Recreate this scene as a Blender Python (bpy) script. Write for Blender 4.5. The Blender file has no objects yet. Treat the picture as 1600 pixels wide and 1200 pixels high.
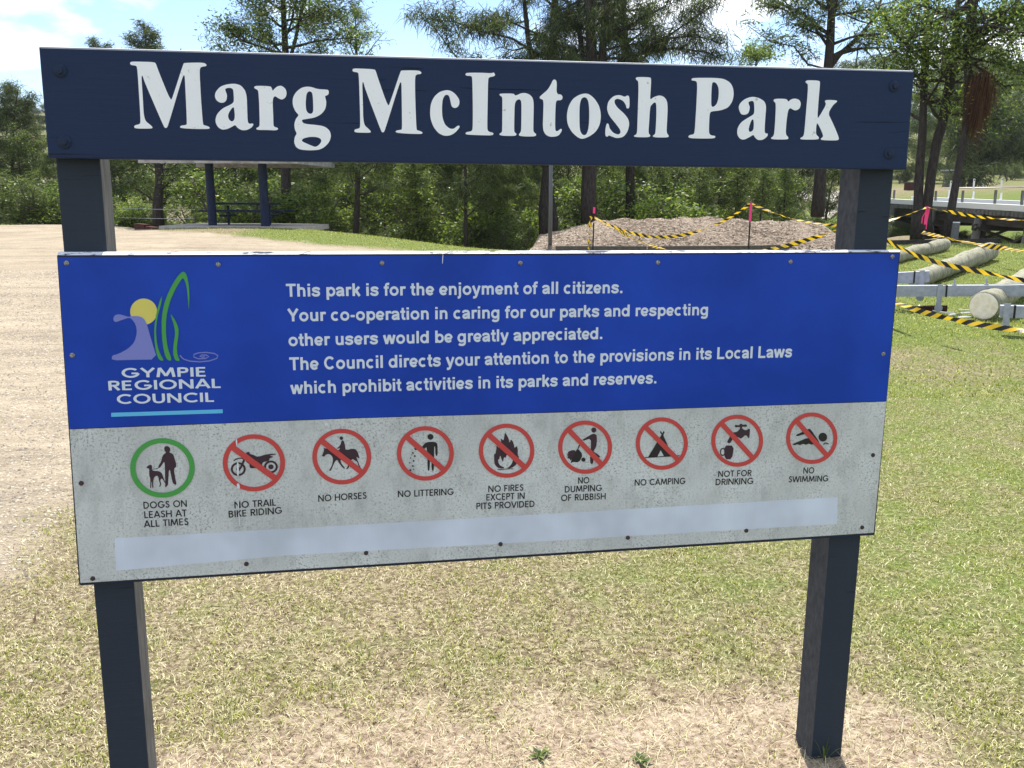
import bpy, bmesh, math, random
import numpy as np
from mathutils import Vector, Matrix
from mathutils.geometry import tessellate_polygon
S = bpy.context.scene
C = S.collection
R = math.radians

# ------------------------------------------------------------------ camera
F, PITCH, ROLL, YAW = 1520.0, 0.1913, 0.0061, -0.1838
CAM = Vector((0.7037, -2.7179, 1.8624))
fwd = Vector((-math.sin(YAW)*math.cos(PITCH), math.cos(YAW)*math.cos(PITCH), -math.sin(PITCH)))
rt0 = Vector((math.cos(YAW), math.sin(YAW), 0)); up0 = rt0.cross(fwd)
rt = rt0*math.cos(ROLL) + up0*math.sin(ROLL); up = -rt0*math.sin(ROLL) + up0*math.cos(ROLL)
cd = bpy.data.cameras.new("camera"); cam = bpy.data.objects.new("camera", cd); C.objects.link(cam)
cd.sensor_width = 36; cd.lens = F/1600*36; cd.clip_start = .05; cd.clip_end = 5000
cam.matrix_world = Matrix(((rt.x, up.x, -fwd.x, CAM.x), (rt.y, up.y, -fwd.y, CAM.y), (rt.z, up.z, -fwd.z, CAM.z), (0, 0, 0, 1)))
S.camera = cam
def ray(u, v): return fwd + rt*((u-800)/F) + up*((600-v)/F)
def P(u, v, d): return CAM + ray(u, v)*d                       # measured point of the photo at view depth d
def on(u, v, Y=0.0):                                            # measured point on the sign's upright plane
    r = ray(u, v); return CAM + r*((Y-CAM.y)/r.y)

# ------------------------------------------------------------------ light
SUN_EL, SUN_AZ = R(62), R(14)
sd = Vector((math.sin(SUN_AZ)*math.cos(SUN_EL), math.cos(SUN_AZ)*math.cos(SUN_EL), math.sin(SUN_EL)))
sl = bpy.data.lights.new("sun", 'SUN'); sl.energy = 5.0; sl.angle = R(.53); sl.color = (1, .955, .88)
so = bpy.data.objects.new("sun", sl); C.objects.link(so); so.rotation_euler = sd.to_track_quat('Z', 'Y').to_euler(); so.location = (0, 0, 60)
W = bpy.data.worlds.new("World"); S.world = W; W.use_nodes = True
wt = W.node_tree; wn = wt.nodes; wl = wt.links
bg = wn['Background']; bg.inputs[1].default_value = .122
sky = wn.new('ShaderNodeTexSky'); sky.sky_type = 'NISHITA'; sky.sun_disc = False
sky.sun_elevation = SUN_EL; sky.sun_rotation = SUN_AZ; sky.air_density = 1.0; sky.dust_density = .25; sky.ozone_density = 2.2
tc = wn.new('ShaderNodeTexCoord'); mp = wn.new('ShaderNodeMapping'); mp.inputs['Scale'].default_value = (1, 1, 2.6); mp.inputs['Location'].default_value = (.35, .1, .62)
n1 = wn.new('ShaderNodeTexNoise'); n1.inputs['Scale'].default_value = 3.1; n1.inputs['Detail'].default_value = 9; n1.inputs['Roughness'].default_value = .55
cr = wn.new('ShaderNodeValToRGB'); cr.color_ramp.elements[0].position = .475; cr.color_ramp.elements[1].position = .565
mx = wn.new('ShaderNodeMix'); mx.data_type = 'RGBA'
mx.inputs[7].default_value = (8.6, 8.9, 9.3, 1)
wl.new(tc.outputs['Generated'], mp.inputs[0]); wl.new(mp.outputs[0], n1.inputs['Vector']); wl.new(n1.outputs[0], cr.inputs[0])
wl.new(cr.outputs[0], mx.inputs[0]); tint = wn.new('ShaderNodeMix'); tint.data_type = 'RGBA'; tint.blend_type = 'MULTIPLY'; tint.inputs[0].default_value = 1; tint.inputs[7].default_value = (.86, .90, 1.02, 1)
wl.new(sky.outputs[0], tint.inputs[6]); wl.new(tint.outputs[2], mx.inputs[6]); wl.new(mx.outputs[2], bg.inputs[0])
S.view_settings.view_transform = 'Standard'; S.view_settings.look = 'None'; S.view_settings.gamma = 1; S.view_settings.exposure = .74
S.view_settings.use_curve_mapping = False
S.render.engine = 'CYCLES'; S.cycles.max_bounces = 8; S.cycles.transparent_max_bounces = 8

# ------------------------------------------------------------------ helpers
def link(o, parent=None):
    C.objects.link(o)
    if parent: o.parent = parent
    return o
def tag(o, label=None, cat=None, group=None, kind=None):
    if label: o['label'] = label
    if cat: o['category'] = cat
    if group: o['group'] = group
    if kind: o['kind'] = kind
    return o
def thing(name, label, cat, loc=(0, 0, 0), rz=0, group=None):
    o = bpy.data.objects.new(name, None); C.objects.link(o); o.empty_display_size = .2
    o.location = loc; o.rotation_euler = (0, 0, rz)
    return tag(o, label, cat, group)
def raw_mesh(name, v, f, m):
    """numpy verts (n,3) and faces (k, 3 or 4)"""
    v = np.asarray(v, np.float32); f = np.asarray(f, np.int32)
    me = bpy.data.meshes.new(name); k = f.shape[1]
    me.vertices.add(len(v)); me.vertices.foreach_set('co', v.ravel())
    me.loops.add(f.size); me.loops.foreach_set('vertex_index', f.ravel())
    me.polygons.add(len(f)); me.polygons.foreach_set('loop_start', np.arange(0, f.size, k, dtype=np.int32))
    me.update(calc_edges=True); me.validate(); me.materials.append(m)
    return me
class MB:
    def __init__(s): s.v = []; s.f = []; s.uv = None
    def add(s, vs, fs):
        b = len(s.v); s.v += [tuple(x) for x in vs]; s.f += [tuple(i+b for i in q) for q in fs]; return s
    def box(s, c, d, rot=None):
        h = [x/2 for x in d]; vs = [Vector((x*h[0], y*h[1], z*h[2])) for x in (-1, 1) for y in (-1, 1) for z in (-1, 1)]
        if rot: vs = [rot @ q for q in vs]
        return s.add([q+Vector(c) for q in vs], [(0, 1, 3, 2), (4, 6, 7, 5), (0, 4, 5, 1), (2, 3, 7, 6), (0, 2, 6, 4), (1, 5, 7, 3)])
    def bar(s, a, b, w, h, upv=(0, 0, 1)):
        a, b = Vector(a), Vector(b); x = (b-a); L = x.length; x.normalize(); y = Vector(upv).cross(x).normalized(); z = x.cross(y)
        return s.box((a+b)/2, (L, w, h), Matrix((x, y, z)).transposed())
    def tube(s, pts, rad, n=8, cap=True, jit=None):
        pts = [Vector(p) for p in pts]; b = len(s.v); k = len(pts); side = None
        for i, p in enumerate(pts):
            t = (pts[min(i+1, k-1)]-pts[max(i-1, 0)]).normalized()
            if side is None:
                side = t.cross(Vector((0, 0, 1)) if abs(t.z) < .9 else Vector((0, 1, 0))).normalized()
            side = (side - t*side.dot(t)).normalized(); o = t.cross(side)
            r = rad[i] if hasattr(rad, '__len__') else rad
            for j in range(n):
                a = 2*math.pi*j/n; q = r*(1 if jit is None else 1+jit*(random.random()-.5))
                s.v.append(tuple(p + side*(math.cos(a)*q) + o*(math.sin(a)*q)))
        for i in range(k-1):
            for j in range(n):
                s.f.append((b+i*n+j, b+i*n+(j+1) % n, b+(i+1)*n+(j+1) % n, b+(i+1)*n+j))
        if cap:
            s.f.append(tuple(b+j for j in reversed(range(n)))); s.f.append(tuple(b+(k-1)*n+j for j in range(n)))
        return s
    def build(s, name, m, parent=None, smooth=False, bevel=0, origin=None):
        me = bpy.data.meshes.new(name)
        vs = s.v if origin is None else [tuple(Vector(q)-Vector(origin)) for q in s.v]
        me.from_pydata(vs, [], s.f); me.materials.append(m)
        if bevel:
            bm = bmesh.new(); bm.from_mesh(me); bmesh.ops.recalc_face_normals(bm, faces=bm.faces)
            es = [e for e in bm.edges if len(e.link_faces) == 2 and e.calc_face_angle(0) > .5]
            bmesh.ops.bevel(bm, geom=es, offset=bevel, segments=2, affect='EDGES', profile=.6); bm.to_mesh(me); bm.free()
        me.update()
        if smooth: me.polygons.foreach_set('use_smooth', [True]*len(me.polygons))
        o = bpy.data.objects.new(name, me)
        if origin is not None: o.location = origin
        return link(o, parent)

# ------------------------------------------------------------------ materials
def mat(name, col=(.5, .5, .5), rough=.7, spec=.4, metal=0):
    m = bpy.data.materials.new(name); m.use_nodes = True; b = m.node_tree.nodes['Principled BSDF']
    b.inputs['Base Color'].default_value = (*col, 1); b.inputs['Roughness'].default_value = rough
    b.inputs['Specular IOR Level'].default_value = spec; b.inputs['Metallic'].default_value = metal
    return m
def nd(m, t, **kw):
    n = m.node_tree.nodes.new(t)
    for k, v in kw.items():
        if k[0] == '_': setattr(n, k[1:], v)
        else: n.inputs[k].default_value = v
    return n
def L(m, a, b): m.node_tree.links.new(a, b)
def noise(m, scale, detail=4, rough=.6, vec=None, stretch=None, dist=0):
    n = nd(m, 'ShaderNodeTexNoise'); n.inputs['Scale'].default_value = scale; n.inputs['Detail'].default_value = detail; n.inputs['Roughness'].default_value = rough
    n.inputs['Distortion'].default_value = dist
    if vec is None:
        g = nd(m, 'ShaderNodeNewGeometry'); vec = g.outputs['Position']
    if stretch:
        q = nd(m, 'ShaderNodeMapping'); q.inputs['Scale'].default_value = stretch; L(m, vec, q.inputs[0]); vec = q.outputs[0]
    L(m, vec, n.inputs['Vector']); return n.outputs[0]
def ramp(m, fac, stops):
    r = nd(m, 'ShaderNodeValToRGB'); e = r.color_ramp.elements
    while len(e) < len(stops): e.new(.5)
    for q, (p, c) in zip(e, stops): q.position = p; q.color = (*c, 1) if len(c) == 3 else c
    L(m, fac, r.inputs[0]); return r.outputs[0]
def step(m, fac, a, b): return ramp(m, fac, [(a, (0, 0, 0)), (b, (1, 1, 1))])
def mix(m, fac, a, b, blend='MIX'):
    n = nd(m, 'ShaderNodeMix', _data_type='RGBA', _blend_type=blend)
    for sk, val in ((n.inputs[0], fac), (n.inputs[6], a), (n.inputs[7], b)):
        if hasattr(val, 'node'): L(m, val, sk)
        elif isinstance(val, (int, float)): sk.default_value = val
        else: sk.default_value = (*val, 1)
    return n.outputs[2]
def math_(m, op, a, b=None, c=None):
    n = nd(m, 'ShaderNodeMath', _operation=op)
    for i, val in enumerate((a, b, c)):
        if val is None: continue
        if hasattr(val, 'node'): L(m, val, n.inputs[i])
        else: n.inputs[i].default_value = val
    return n.outputs[0]
def base(m, col): L(m, col, m.node_tree.nodes['Principled BSDF'].inputs['Base Color'])
def bump(m, h, strength=.3, dist=.01):
    b = nd(m, 'ShaderNodeBump'); b.inputs['Strength'].default_value = strength; b.inputs['Distance'].default_value = dist
    L(m, h, b.inputs['Height']); L(m, b.outputs[0], m.node_tree.nodes['Principled BSDF'].inputs['Normal'])

def paint_wood(name, c, sunlit, rough=.62, spec=.16):
    """painted timber: grain along its length, the upward faces coloured chalky white as if sunlit"""
    m = mat(name, c, rough, spec)
    gr = noise(m, 14, 6, .65, stretch=(.35, 3, 5)); big = noise(m, 2.5, 4)
    col = mix(m, math_(m, 'MULTIPLY', big, .5), c, tuple(x*1.35 for x in c))
    crack = step(m, noise(m, 9, 8, .7, stretch=(.22, 4, 7), dist=.6), .335, .365)
    col = mix(m, math_(m, 'SUBTRACT', 1.0, crack), col, tuple(x*.35 for x in c))
    g = nd(m, 'ShaderNodeNewGeometry'); sp = nd(m, 'ShaderNodeSeparateXYZ'); L(m, g.outputs['True Normal'], sp.inputs[0])
    upf = step(m, sp.outputs[2], .2, .4)
    fl = step(m, noise(m, 26, 6, .7, stretch=(.6, 2, 2)), .30, .38)
    col = mix(m, math_(m, 'MULTIPLY', upf, fl), col, sunlit)  # sunlight on the top edges put into the colour, broken up by noise
    base(m, col); bump(m, gr, .35, .004); return m
NAVY = (.014, .027, .066)
M = {}
M['navy'] = paint_wood('navy painted timber', NAVY, (.78, .80, .82))
M['post'] = paint_wood('navy painted post', (.023, .032, .046), (.3, .32, .35))
M['letter'] = mat('white sign paint', (.62, .66, .67), .6, .25)
M['sidewood'] = mat('pale grey post side', (.1, .1, .1), .85, .1)
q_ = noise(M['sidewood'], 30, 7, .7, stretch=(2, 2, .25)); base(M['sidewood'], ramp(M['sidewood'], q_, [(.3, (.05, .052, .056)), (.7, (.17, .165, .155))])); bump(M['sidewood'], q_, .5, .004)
M['sidepaint'] = mat('grey post side paint', (.036, .039, .044), .8, .12)
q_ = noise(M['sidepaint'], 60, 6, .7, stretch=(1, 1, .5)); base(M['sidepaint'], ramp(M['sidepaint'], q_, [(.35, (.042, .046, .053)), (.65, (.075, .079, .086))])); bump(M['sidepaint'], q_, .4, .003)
M['boltpaint'] = mat('navy painted bolt', (.013, .025, .055), .6, .2)
M['flake'] = mat('flaking white paint', (.75, .77, .78), .7, .2); base(M['flake'], mix(M['flake'], step(M['flake'], noise(M['flake'], 30, 7, .75, stretch=(.5, 2, 2)), .42, .47), (.03, .04, .07), (.70, .72, .74)))
cc = noise(M['letter'], 60, 5, .6); big = noise(M['letter'], 9, 4)
base(M['letter'], mix(M['letter'], step(M['letter'], cc, .24, .34), (.45, .42, .36), mix(M['letter'], big, (.76, .81, .83), (.86, .89, .90))))
M['rusty'] = mat('rusted bolt', (.045, .042, .05), .75, .15); base(M['rusty'], ramp(M['rusty'], noise(M['rusty'], 120, 4), [(.3, (.025, .03, .05)), (.7, (.09, .07, .06))]))
M['screw'] = mat('zinc screw', (.28, .27, .25), .45, .5, .6); base(M['screw'], ramp(M['screw'], noise(M['screw'], 300, 3), [(.35, (.05, .04, .035)), (.65, (.4, .4, .38))]))
M['screwrust'] = mat('rusty screw', (.05, .03, .03), .7, .3)
# printed sheets of the notice panel
def sheet(name, c, rough=.33, spec=.5, speck=0, dirt=None):
    m = mat(name, c, rough, spec); col = None
    a = noise(m, 3.5, 3); col = mix(m, step(m, a, .36, .66), tuple(x*.86 for x in c), tuple(min(1, x*1.14+.003) for x in c))
    ribs = noise(m, 420, 2, .5, stretch=(1, 1, .03))
    col = mix(m, math_(m, 'MULTIPLY', ribs, .22), col, tuple(x*.75 for x in c))
    if speck:
        s1 = step(m, noise(m, 150, 6, .75), .525, .585); s2 = step(m, noise(m, 7, 5), .42, .62)
        col = mix(m, math_(m, 'MULTIPLY', math_(m, 'MULTIPLY', s1, .75), math_(m, 'ADD', math_(m, 'MULTIPLY', s2, .7), .3)), col, dirt)
        s3 = step(m, noise(m, 420, 4, .7), .51, .60); col = mix(m, math_(m, 'MULTIPLY', s3, .30), col, dirt)
        s4 = step(m, noise(m, 16, 7, .75, stretch=(1, 1, .5)), .48, .66); col = mix(m, math_(m, 'MULTIPLY', s4, .30), col, dirt)
    base(m, col); bump(m, ribs, .05, .001); return m
M['blue'] = sheet('blue vinyl', (.002, .045, .375), .34, .24)
M['grey'] = sheet('weathered grey vinyl', (.56, .60, .585), .55, .3, 1, (.13, .135, .13))
M['strip'] = sheet('pale blue vinyl strip', (.55, .62, .71), .4, .3)
def ink(name, c, fade=0):
    m = mat(name, c, .5, .35); a = noise(m, 90, 5, .7)
    w = step(m, a, .26, .36)
    base(m, mix(m, w, tuple(min(1, x*.75+.03) for x in c), c)); return m
M['red'] = ink('red ink', (.48, .055, .05)); M['green'] = ink('green ink', (.055, .30, .06)); M['black'] = ink('black ink', (.012, .012, .014))
M['brown'] = ink('faded black ink', (.035, .016, .026)); M['silver'] = ink('silver grey lettering', (.58, .66, .74)); M['wave'] = ink('lavender ink', (.17, .20, .52))
M['yellow'] = ink('yellow ink', (.60, .55, .12)); M['cyan'] = ink('sky blue ink', (.10, .46, .72)); M['scuff'] = mat('scuffed bare vinyl', (.62, .66, .68), .6, .3)
M['edge'] = mat('dark panel edge', (.016, .018, .028), .6, .3)

# ================================================================== THE PARK SIGN
def chaikin(pts, it=2, q=.22):
    for _ in range(it):
        o = []
        for i in range(len(pts)):
            a = pts[i]; b = pts[(i+1) % len(pts)]
            o.append((a[0]*(1-q)+b[0]*q, a[1]*(1-q)+b[1]*q)); o.append((a[0]*q+b[0]*(1-q), a[1]*q+b[1]*(1-q)))
        pts = o
    return pts
def flat_add(mb, loops, Y, th):
    """filled outline (first loop) with holes, lying on the plane y=Y, th thick towards the viewer"""
    L3 = [[Vector((p[0], p[1], 0)) for p in lp] for lp in loops]
    tri = tessellate_polygon(L3); allp = [p for lp in L3 for p in lp]; n = len(allp); b = len(mb.v)
    mb.v += [(p.x, Y-th, p.y) for p in allp] + [(p.x, Y, p.y) for p in allp]
    for t in tri:
        a, c, d = t; nz = (allp[c]-allp[a]).cross(allp[d]-allp[a]).z
        mb.f.append((b+a, b+c, b+d) if nz > 0 else (b+a, b+d, b+c))
    i = 0
    for lp in L3:
        k = len(lp)
        for j in range(k): mb.f.append((b+i+j, b+i+(j+1) % k, b+n+i+(j+1) % k, b+n+i+j))
        i += k
def pl(pts, org, s, Y):                                        # traced outline -> sign plane (x, z)
    return [(q.x, q.z) for q in (on(org[0]+x*s, org[1]+y*s, Y) for x, y in pts)]
def stroke_px(pts, w):                                          # closed outline of a brush stroke
    l, r = [], []
    for i, p in enumerate(pts):
        a = pts[max(i-1, 0)]; b = pts[min(i+1, len(pts)-1)]; dx, dy = b[0]-a[0], b[1]-a[1]; n = math.hypot(dx, dy) or 1
        l.append((p[0]-dy/n*w/2, p[1]+dx/n*w/2)); r.append((p[0]+dy/n*w/2, p[1]-dx/n*w/2))
    return l+r[::-1]
def ell(c, rx, ry, n=40): return [(c[0]+rx*math.cos(2*math.pi*i/n), c[1]+ry*math.sin(2*math.pi*i/n)) for i in range(n)]

sign = thing('park_sign', 'large navy timber park sign with white serif title and blue notice panel', 'sign')
# --- posts
def post(xt, xb, w, y0, dep):
    mb = MB(); zt, zb = 2.16, -.25
    for f in (0,):
        x0, x1 = xb, xt
        vs = [(x0, y0, zb), (x0+w, y0, zb), (x0+w, y0+dep, zb), (x0, y0+dep, zb), (x1, y0, zt), (x1+w, y0, zt), (x1+w, y0+dep, zt), (x1, y0+dep, zt)]
        mb.add(vs, [(3, 2, 1, 0), (4, 5, 6, 7), (0, 1, 5, 4), (1, 2, 6, 5), (2, 3, 7, 6), (3, 0, 4, 7)])
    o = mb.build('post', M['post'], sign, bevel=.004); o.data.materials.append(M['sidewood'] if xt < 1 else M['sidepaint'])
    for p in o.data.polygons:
        if abs(p.normal.x) > .9: p.material_index = 1  # both side faces take the paler grey second material
    return o
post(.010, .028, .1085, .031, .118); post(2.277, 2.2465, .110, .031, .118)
# --- title board
TB = [(60, 72), (1429, 110), (1417, 265), (75, 247)]
YB = -.02
def prism(corners, y0, y1, cut=None):
    mb = MB(); q = [on(u, v, y0) for u, v in corners]
    n = len(q); vs = [(p.x, y0, p.z) for p in q]+[(p.x, y1, p.z) for p in q]
    mb.add(vs, [tuple(range(n))[::-1], tuple(range(n, 2*n))]+[(i, (i+1) % n, n+(i+1) % n, n+i) for i in range(n)]); return mb
board = prism(TB, YB, .030).build('title_board', M['navy'], sign, bevel=.005)
def letter(loops, org, s, rnd=2):
    mb = MB(); flat_add(mb, [chaikin(pl(lp, org, s, YB), rnd) for lp in loops], YB+.0005, .002)
    mb.build('letter', M['letter'], board)
O1 = (200, 85); s1 = 160/1477
Mg = [(28,130),(45,105),(150,105),(385,112),(405,140),(440,240),(618,680),(650,600),(800,135),(815,122),(1095,118),(1138,152),(1125,172),(1060,178),(1030,215),(1050,600),(1080,1010),(1100,1022),(1160,1038),(1183,1060),(1165,1077),(960,1076),(765,1064),(748,1045),(765,1028),(840,1018),(852,1000),(835,620),(820,320),(812,300),(790,312),(575,1040),(555,1062),(535,1060),(515,1035),(240,400),(212,305),(198,310),(196,360),(215,640),(225,850),(250,960),(320,1015),(357,1050),(345,1072),(110,1070),(88,1048),(100,1022),(165,1008),(185,980),(160,560),(135,190),(115,162),(45,155)]
letter([Mg], O1, s1)
# the second M, measured by its corners
M2 = []
for x, y in Mg:
    fx = (x-28)/1155; top = 107+3.2*fx; bot = 207.2+2.6*fx; fy = (y-105-13*fx)/(967-5*fx)
    M2.append((549.2+fx*113+(.4-fy)*3, top+fy*(bot-top)))
letter([M2], (0, 0), 1)
O2 = (330, 120); s2 = .125
letter([[(45,245),(55,190),(110,125),(190,95),(290,85),(370,105),(425,170),(445,250),(450,400),(455,560),(475,590),(520,582),(530,600),(500,640),(440,668),(380,668),(330,640),(300,600),(270,620),(200,655),(130,662),(75,620),(50,550),(70,470),(140,395),(250,345),(280,318),(285,290),(278,160),(250,140),(210,138),(175,150),(178,175),(200,230),(190,300),(155,325),(110,325),(65,295)],
        [(285,380),(265,385),(225,440),(208,490),(225,540),(260,562),(290,540),(297,480)]], O2, s2)
letter([[(535,128),(560,112),(740,118),(755,135),(768,180),(790,150),(830,118),(880,110),(930,150),(945,205),(930,260),(885,288),(840,270),(800,240),(775,260),(768,320),(775,480),(778,610),(790,625),(835,640),(835,660),(800,670),(700,665),(570,665),(562,640),(595,628),(608,600),(600,330),(590,180),(575,160),(545,148)]], O2, s2)
letter([[(1200,122),(1260,130),(1330,155),(1450,160),(1470,175),(1468,220),(1440,235),(1420,240),(1440,310),(1430,400),(1380,465),(1300,510),(1180,530),(1140,535),(1132,550),(1150,580),(1200,592),(1340,605),(1420,622),(1480,670),(1500,740),(1475,820),(1410,885),(1340,915),(1220,920),(1110,910),(1060,880),(1035,820),(1045,750),(1072,710),(1045,660),(1038,590),(1060,520),(1098,480),(1050,430),(1018,350),(1020,260),(1060,190),(1130,135)],
        [(1225,178),(1255,190),(1270,230),(1278,420),(1265,455),(1240,465),(1205,450),(1185,410),(1180,330),(1190,210)],
        [(1128,800),(1150,770),(1230,750),(1320,752),(1370,775),(1378,810),(1350,850),(1305,880),(1240,855),(1160,820)]], O2, s2)
O3 = (660, 100); s3 = .1125
letter([[(340,360),(400,375),(460,420),(510,490),(515,550),(490,600),(445,615),(405,590),(392,530),(375,450),(345,425),(310,435),(280,490),(270,600),(275,740),(310,840),(370,895),(430,905),(490,855),(515,858),(515,885),(450,960),(380,995),(300,998),(220,960),(150,870),(112,760),(105,650),(120,540),(165,450),(240,385)]], O3, s3)
letter([[(595,145),(610,122),(820,122),(960,130),(990,115),(1012,150),(995,172),(930,182),(910,210),(905,560),(898,900),(915,940),(975,952),(988,970),(970,992),(830,990),(610,982),(595,960),(615,945),(680,935),(700,900),(700,560),(693,190),(675,165),(612,165)]], O3, s3)
letter([[(1068,428),(1080,410),(1270,410),(1285,440),(1320,430),(1370,405),(1430,402),(1490,425),(1530,470),(1545,540),(1540,800),(1538,930),(1555,955),(1582,975),(1570,1005),(1450,1008),(1345,1000),(1338,975),(1355,958),(1372,930),(1375,700),(1375,520),(1350,488),(1310,500),(1280,550),(1275,750),(1272,930),(1285,955),(1308,970),(1295,1000),(1120,998),(1070,985),(1068,970),(1100,950),(1108,930),(1110,600),(1110,460),(1085,445)]], O3, s3)
O4 = (830, 110); s4 = .14375
letter([[(255,98),(278,120),(272,255),(325,262),(342,290),(330,325),(270,325),(262,400),(258,600),(262,660),(290,660),(320,632),(335,645),(320,680),(290,715),(210,725),(155,700),(125,640),(130,480),(135,320),(95,308),(90,290),(110,270),(180,210),(215,150),(235,105)]], O4, s4)
letter([[(580,250),(630,258),(690,310),(740,390),(758,490),(745,590),(700,670),(620,725),(550,748),(500,725),(440,670),(395,590),(385,490),(405,390),(450,310),(520,265)],
        [(575,290),(605,300),(625,350),(632,480),(625,620),(605,690),(575,708),(545,690),(525,640),(522,500),(525,370),(545,305)]], O4, s4)
letter([[(960,265),(1015,290),(1045,270),(1065,285),(1068,380),(1060,415),(1035,412),(1030,380),(1000,330),(940,305),(905,320),(905,360),(940,410),(1010,470),(1055,530),(1065,590),(1045,670),(1000,725),(930,738),(880,720),(840,705),(830,722),(805,715),(805,640),(820,575),(840,580),(850,630),(890,680),(945,700),(972,680),(965,640),(910,570),(845,490),(822,420),(835,340),(890,280)]], O4, s4)
letter([[(1135,85),(1150,72),(1290,75),(1302,90),(1298,200),(1288,325),(1330,290),(1390,270),(1440,285),(1475,330),(1482,420),(1472,600),(1470,680),(1495,710),(1488,730),(1330,728),(1318,710),(1345,695),(1352,660),(1360,500),(1360,360),(1340,345),(1310,370),(1290,400),(1280,560),(1272,685),(1295,705),(1285,728),(1120,725),(1115,708),(1145,695),(1152,650),(1160,400),(1168,120),(1140,102)]], O4, s4)
O5 = (1070, 110); s5 = .15625
letter([[(65,88),(80,75),(300,75),(390,85),(450,120),(480,170),(488,240),(475,310),(430,375),(350,402),(260,410),(245,440),(240,560),(240,630),(260,650),(305,655),(300,680),(180,682),(45,678),(32,660),(50,645),(90,640),(100,600),(115,350),(125,130),(110,105),(70,102)],
        [(280,115),(315,125),(340,180),(338,270),(320,335),(290,365),(262,362),(262,250),(268,140)]], O5, s5)
letter([[(535,375),(550,330),(600,285),(670,262),(740,275),(795,310),(812,360),(802,480),(795,610),(805,632),(828,630),(825,660),(780,695),(730,698),(700,670),(685,642),(650,665),(590,695),(550,685),(522,640),(525,580),(560,520),(620,480),(690,440),(695,400),(692,320),(675,302),(635,315),(635,330),(650,370),(635,430),(600,445),(560,440)],
        [(685,488),(665,495),(645,550),(635,590),(645,620),(685,600),(690,540)]], O5, s5)
letter([[(885,298),(900,283),(1020,285),(1030,318),(1060,290),(1100,280),(1145,295),(1160,335),(1145,385),(1105,403),(1075,390),(1052,375),(1030,400),(1015,500),(1005,640),(1035,670),(1030,692),(870,690),(858,675),(890,655),(900,560),(912,330),(890,312)]], O5, s5)
letter([[(1205,110),(1225,98),(1345,102),(1350,130),(1335,300),(1322,485),(1345,460),(1415,340),(1398,310),(1410,295),(1515,298),(1522,315),(1480,345),(1430,430),(1465,500),(1510,600),(1540,680),(1530,702),(1365,698),(1358,682),(1385,662),(1375,630),(1345,560),(1320,522),(1312,560),(1308,640),(1340,668),(1335,692),(1160,692),(1150,678),(1185,660),(1195,620),(1215,380),(1235,140),(1210,125)]], O5, s5)
for u, v in ((94, 111), (101, 222), (1397, 135), (1389, 240)):   # coach bolts: domed washer and square head
    c = on(u, v, YB); mb = MB()
    prof = [(.0, .017), (.002, .0168), (.0045, .013), (.0055, .0085), (.0095, .008), (.0105, .006)]
    mb.tube([(c.x, YB-y, c.z) for y, r in prof], [r for y, r in prof], 14)
    mb.build('bolt', M['boltpaint'], board, smooth=False)
# --- notice panel: backing, two printed sheets, a blank strip
PT = [(90, 400), (1405, 395), (1365, 833), (125, 912)]
panel = MB()
q = [on(u, v) for u, v in PT]
backing = prism([(89.5, 400.5), (1406, 395.5), (1367, 836.5), (124.5, 915.5)], .0045, .0305).build('notice_panel', M['navy'], sign, bevel=.004)
cp_ = MB(); a_, b_ = on(89.2, 399.0, .001), on(1406.3, 394.0, .001); a2, b2 = on(89.8, 394.0, .014), on(1405.8, 390.6, .014)
cp_.add([a_, b_, b2, a2, (a2.x, .03, a2.z), (b2.x, .03, b2.z), (b_.x, .03, b_.z), (a_.x, .03, a_.z)], [(0, 1, 2, 3), (3, 2, 5, 4), (4, 5, 6, 7), (7, 6, 1, 0), (0, 3, 4, 7), (1, 6, 5, 2)]); cp_.build('top_capping', M['flake'], backing, bevel=.002)
sh = prism([(89, 399), (1406.5, 393.8), (1366.5, 834.5), (123.5, 913.5)], .0012, .0042).build('backing_sheet', M['edge'], backing)
def area(name, pts, Y, m, th=.0008, org=(0, 0), s=1, par=None):
    mb = MB(); flat_add(mb, [pl(pts, org, s, Y)], Y, th); return mb.build(name, m, par or backing)
area('blue_sheet', [(90.5, 401.8), (1404.5, 396.2), (1384.7, 626.5), (900, 643), (560, 652.5), (108.7, 670)], .0008, M['blue'])
area('grey_sheet', [(108.9, 671), (560, 653.5), (900, 644), (1384.5, 627.5), (1364.8, 832.2), (125.6, 910.8)], .0008, M['grey'])
area('blank_strip', [(179, 841), (700, 812), (1309, 776.5), (1308, 818.5), (860, 845), (445, 868), (181.5, 892)], -.0001, M['strip'], .0005)
YP = -.0001
def art(name, items, m, org=(0, 0), s=1, lay=0, par=None, rnd=1):
    """items: list of lists of loops (outline + holes), one mesh"""
    mb = MB()
    for i, loops in enumerate(items):
        flat_add(mb, [chaikin(pl(lp, org, s, YP), rnd) if rnd else pl(lp, org, s, YP) for lp in loops], YP-lay*.0006-i*.00008, .0004)
    return mb.build(name, m, par or backing)
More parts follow.
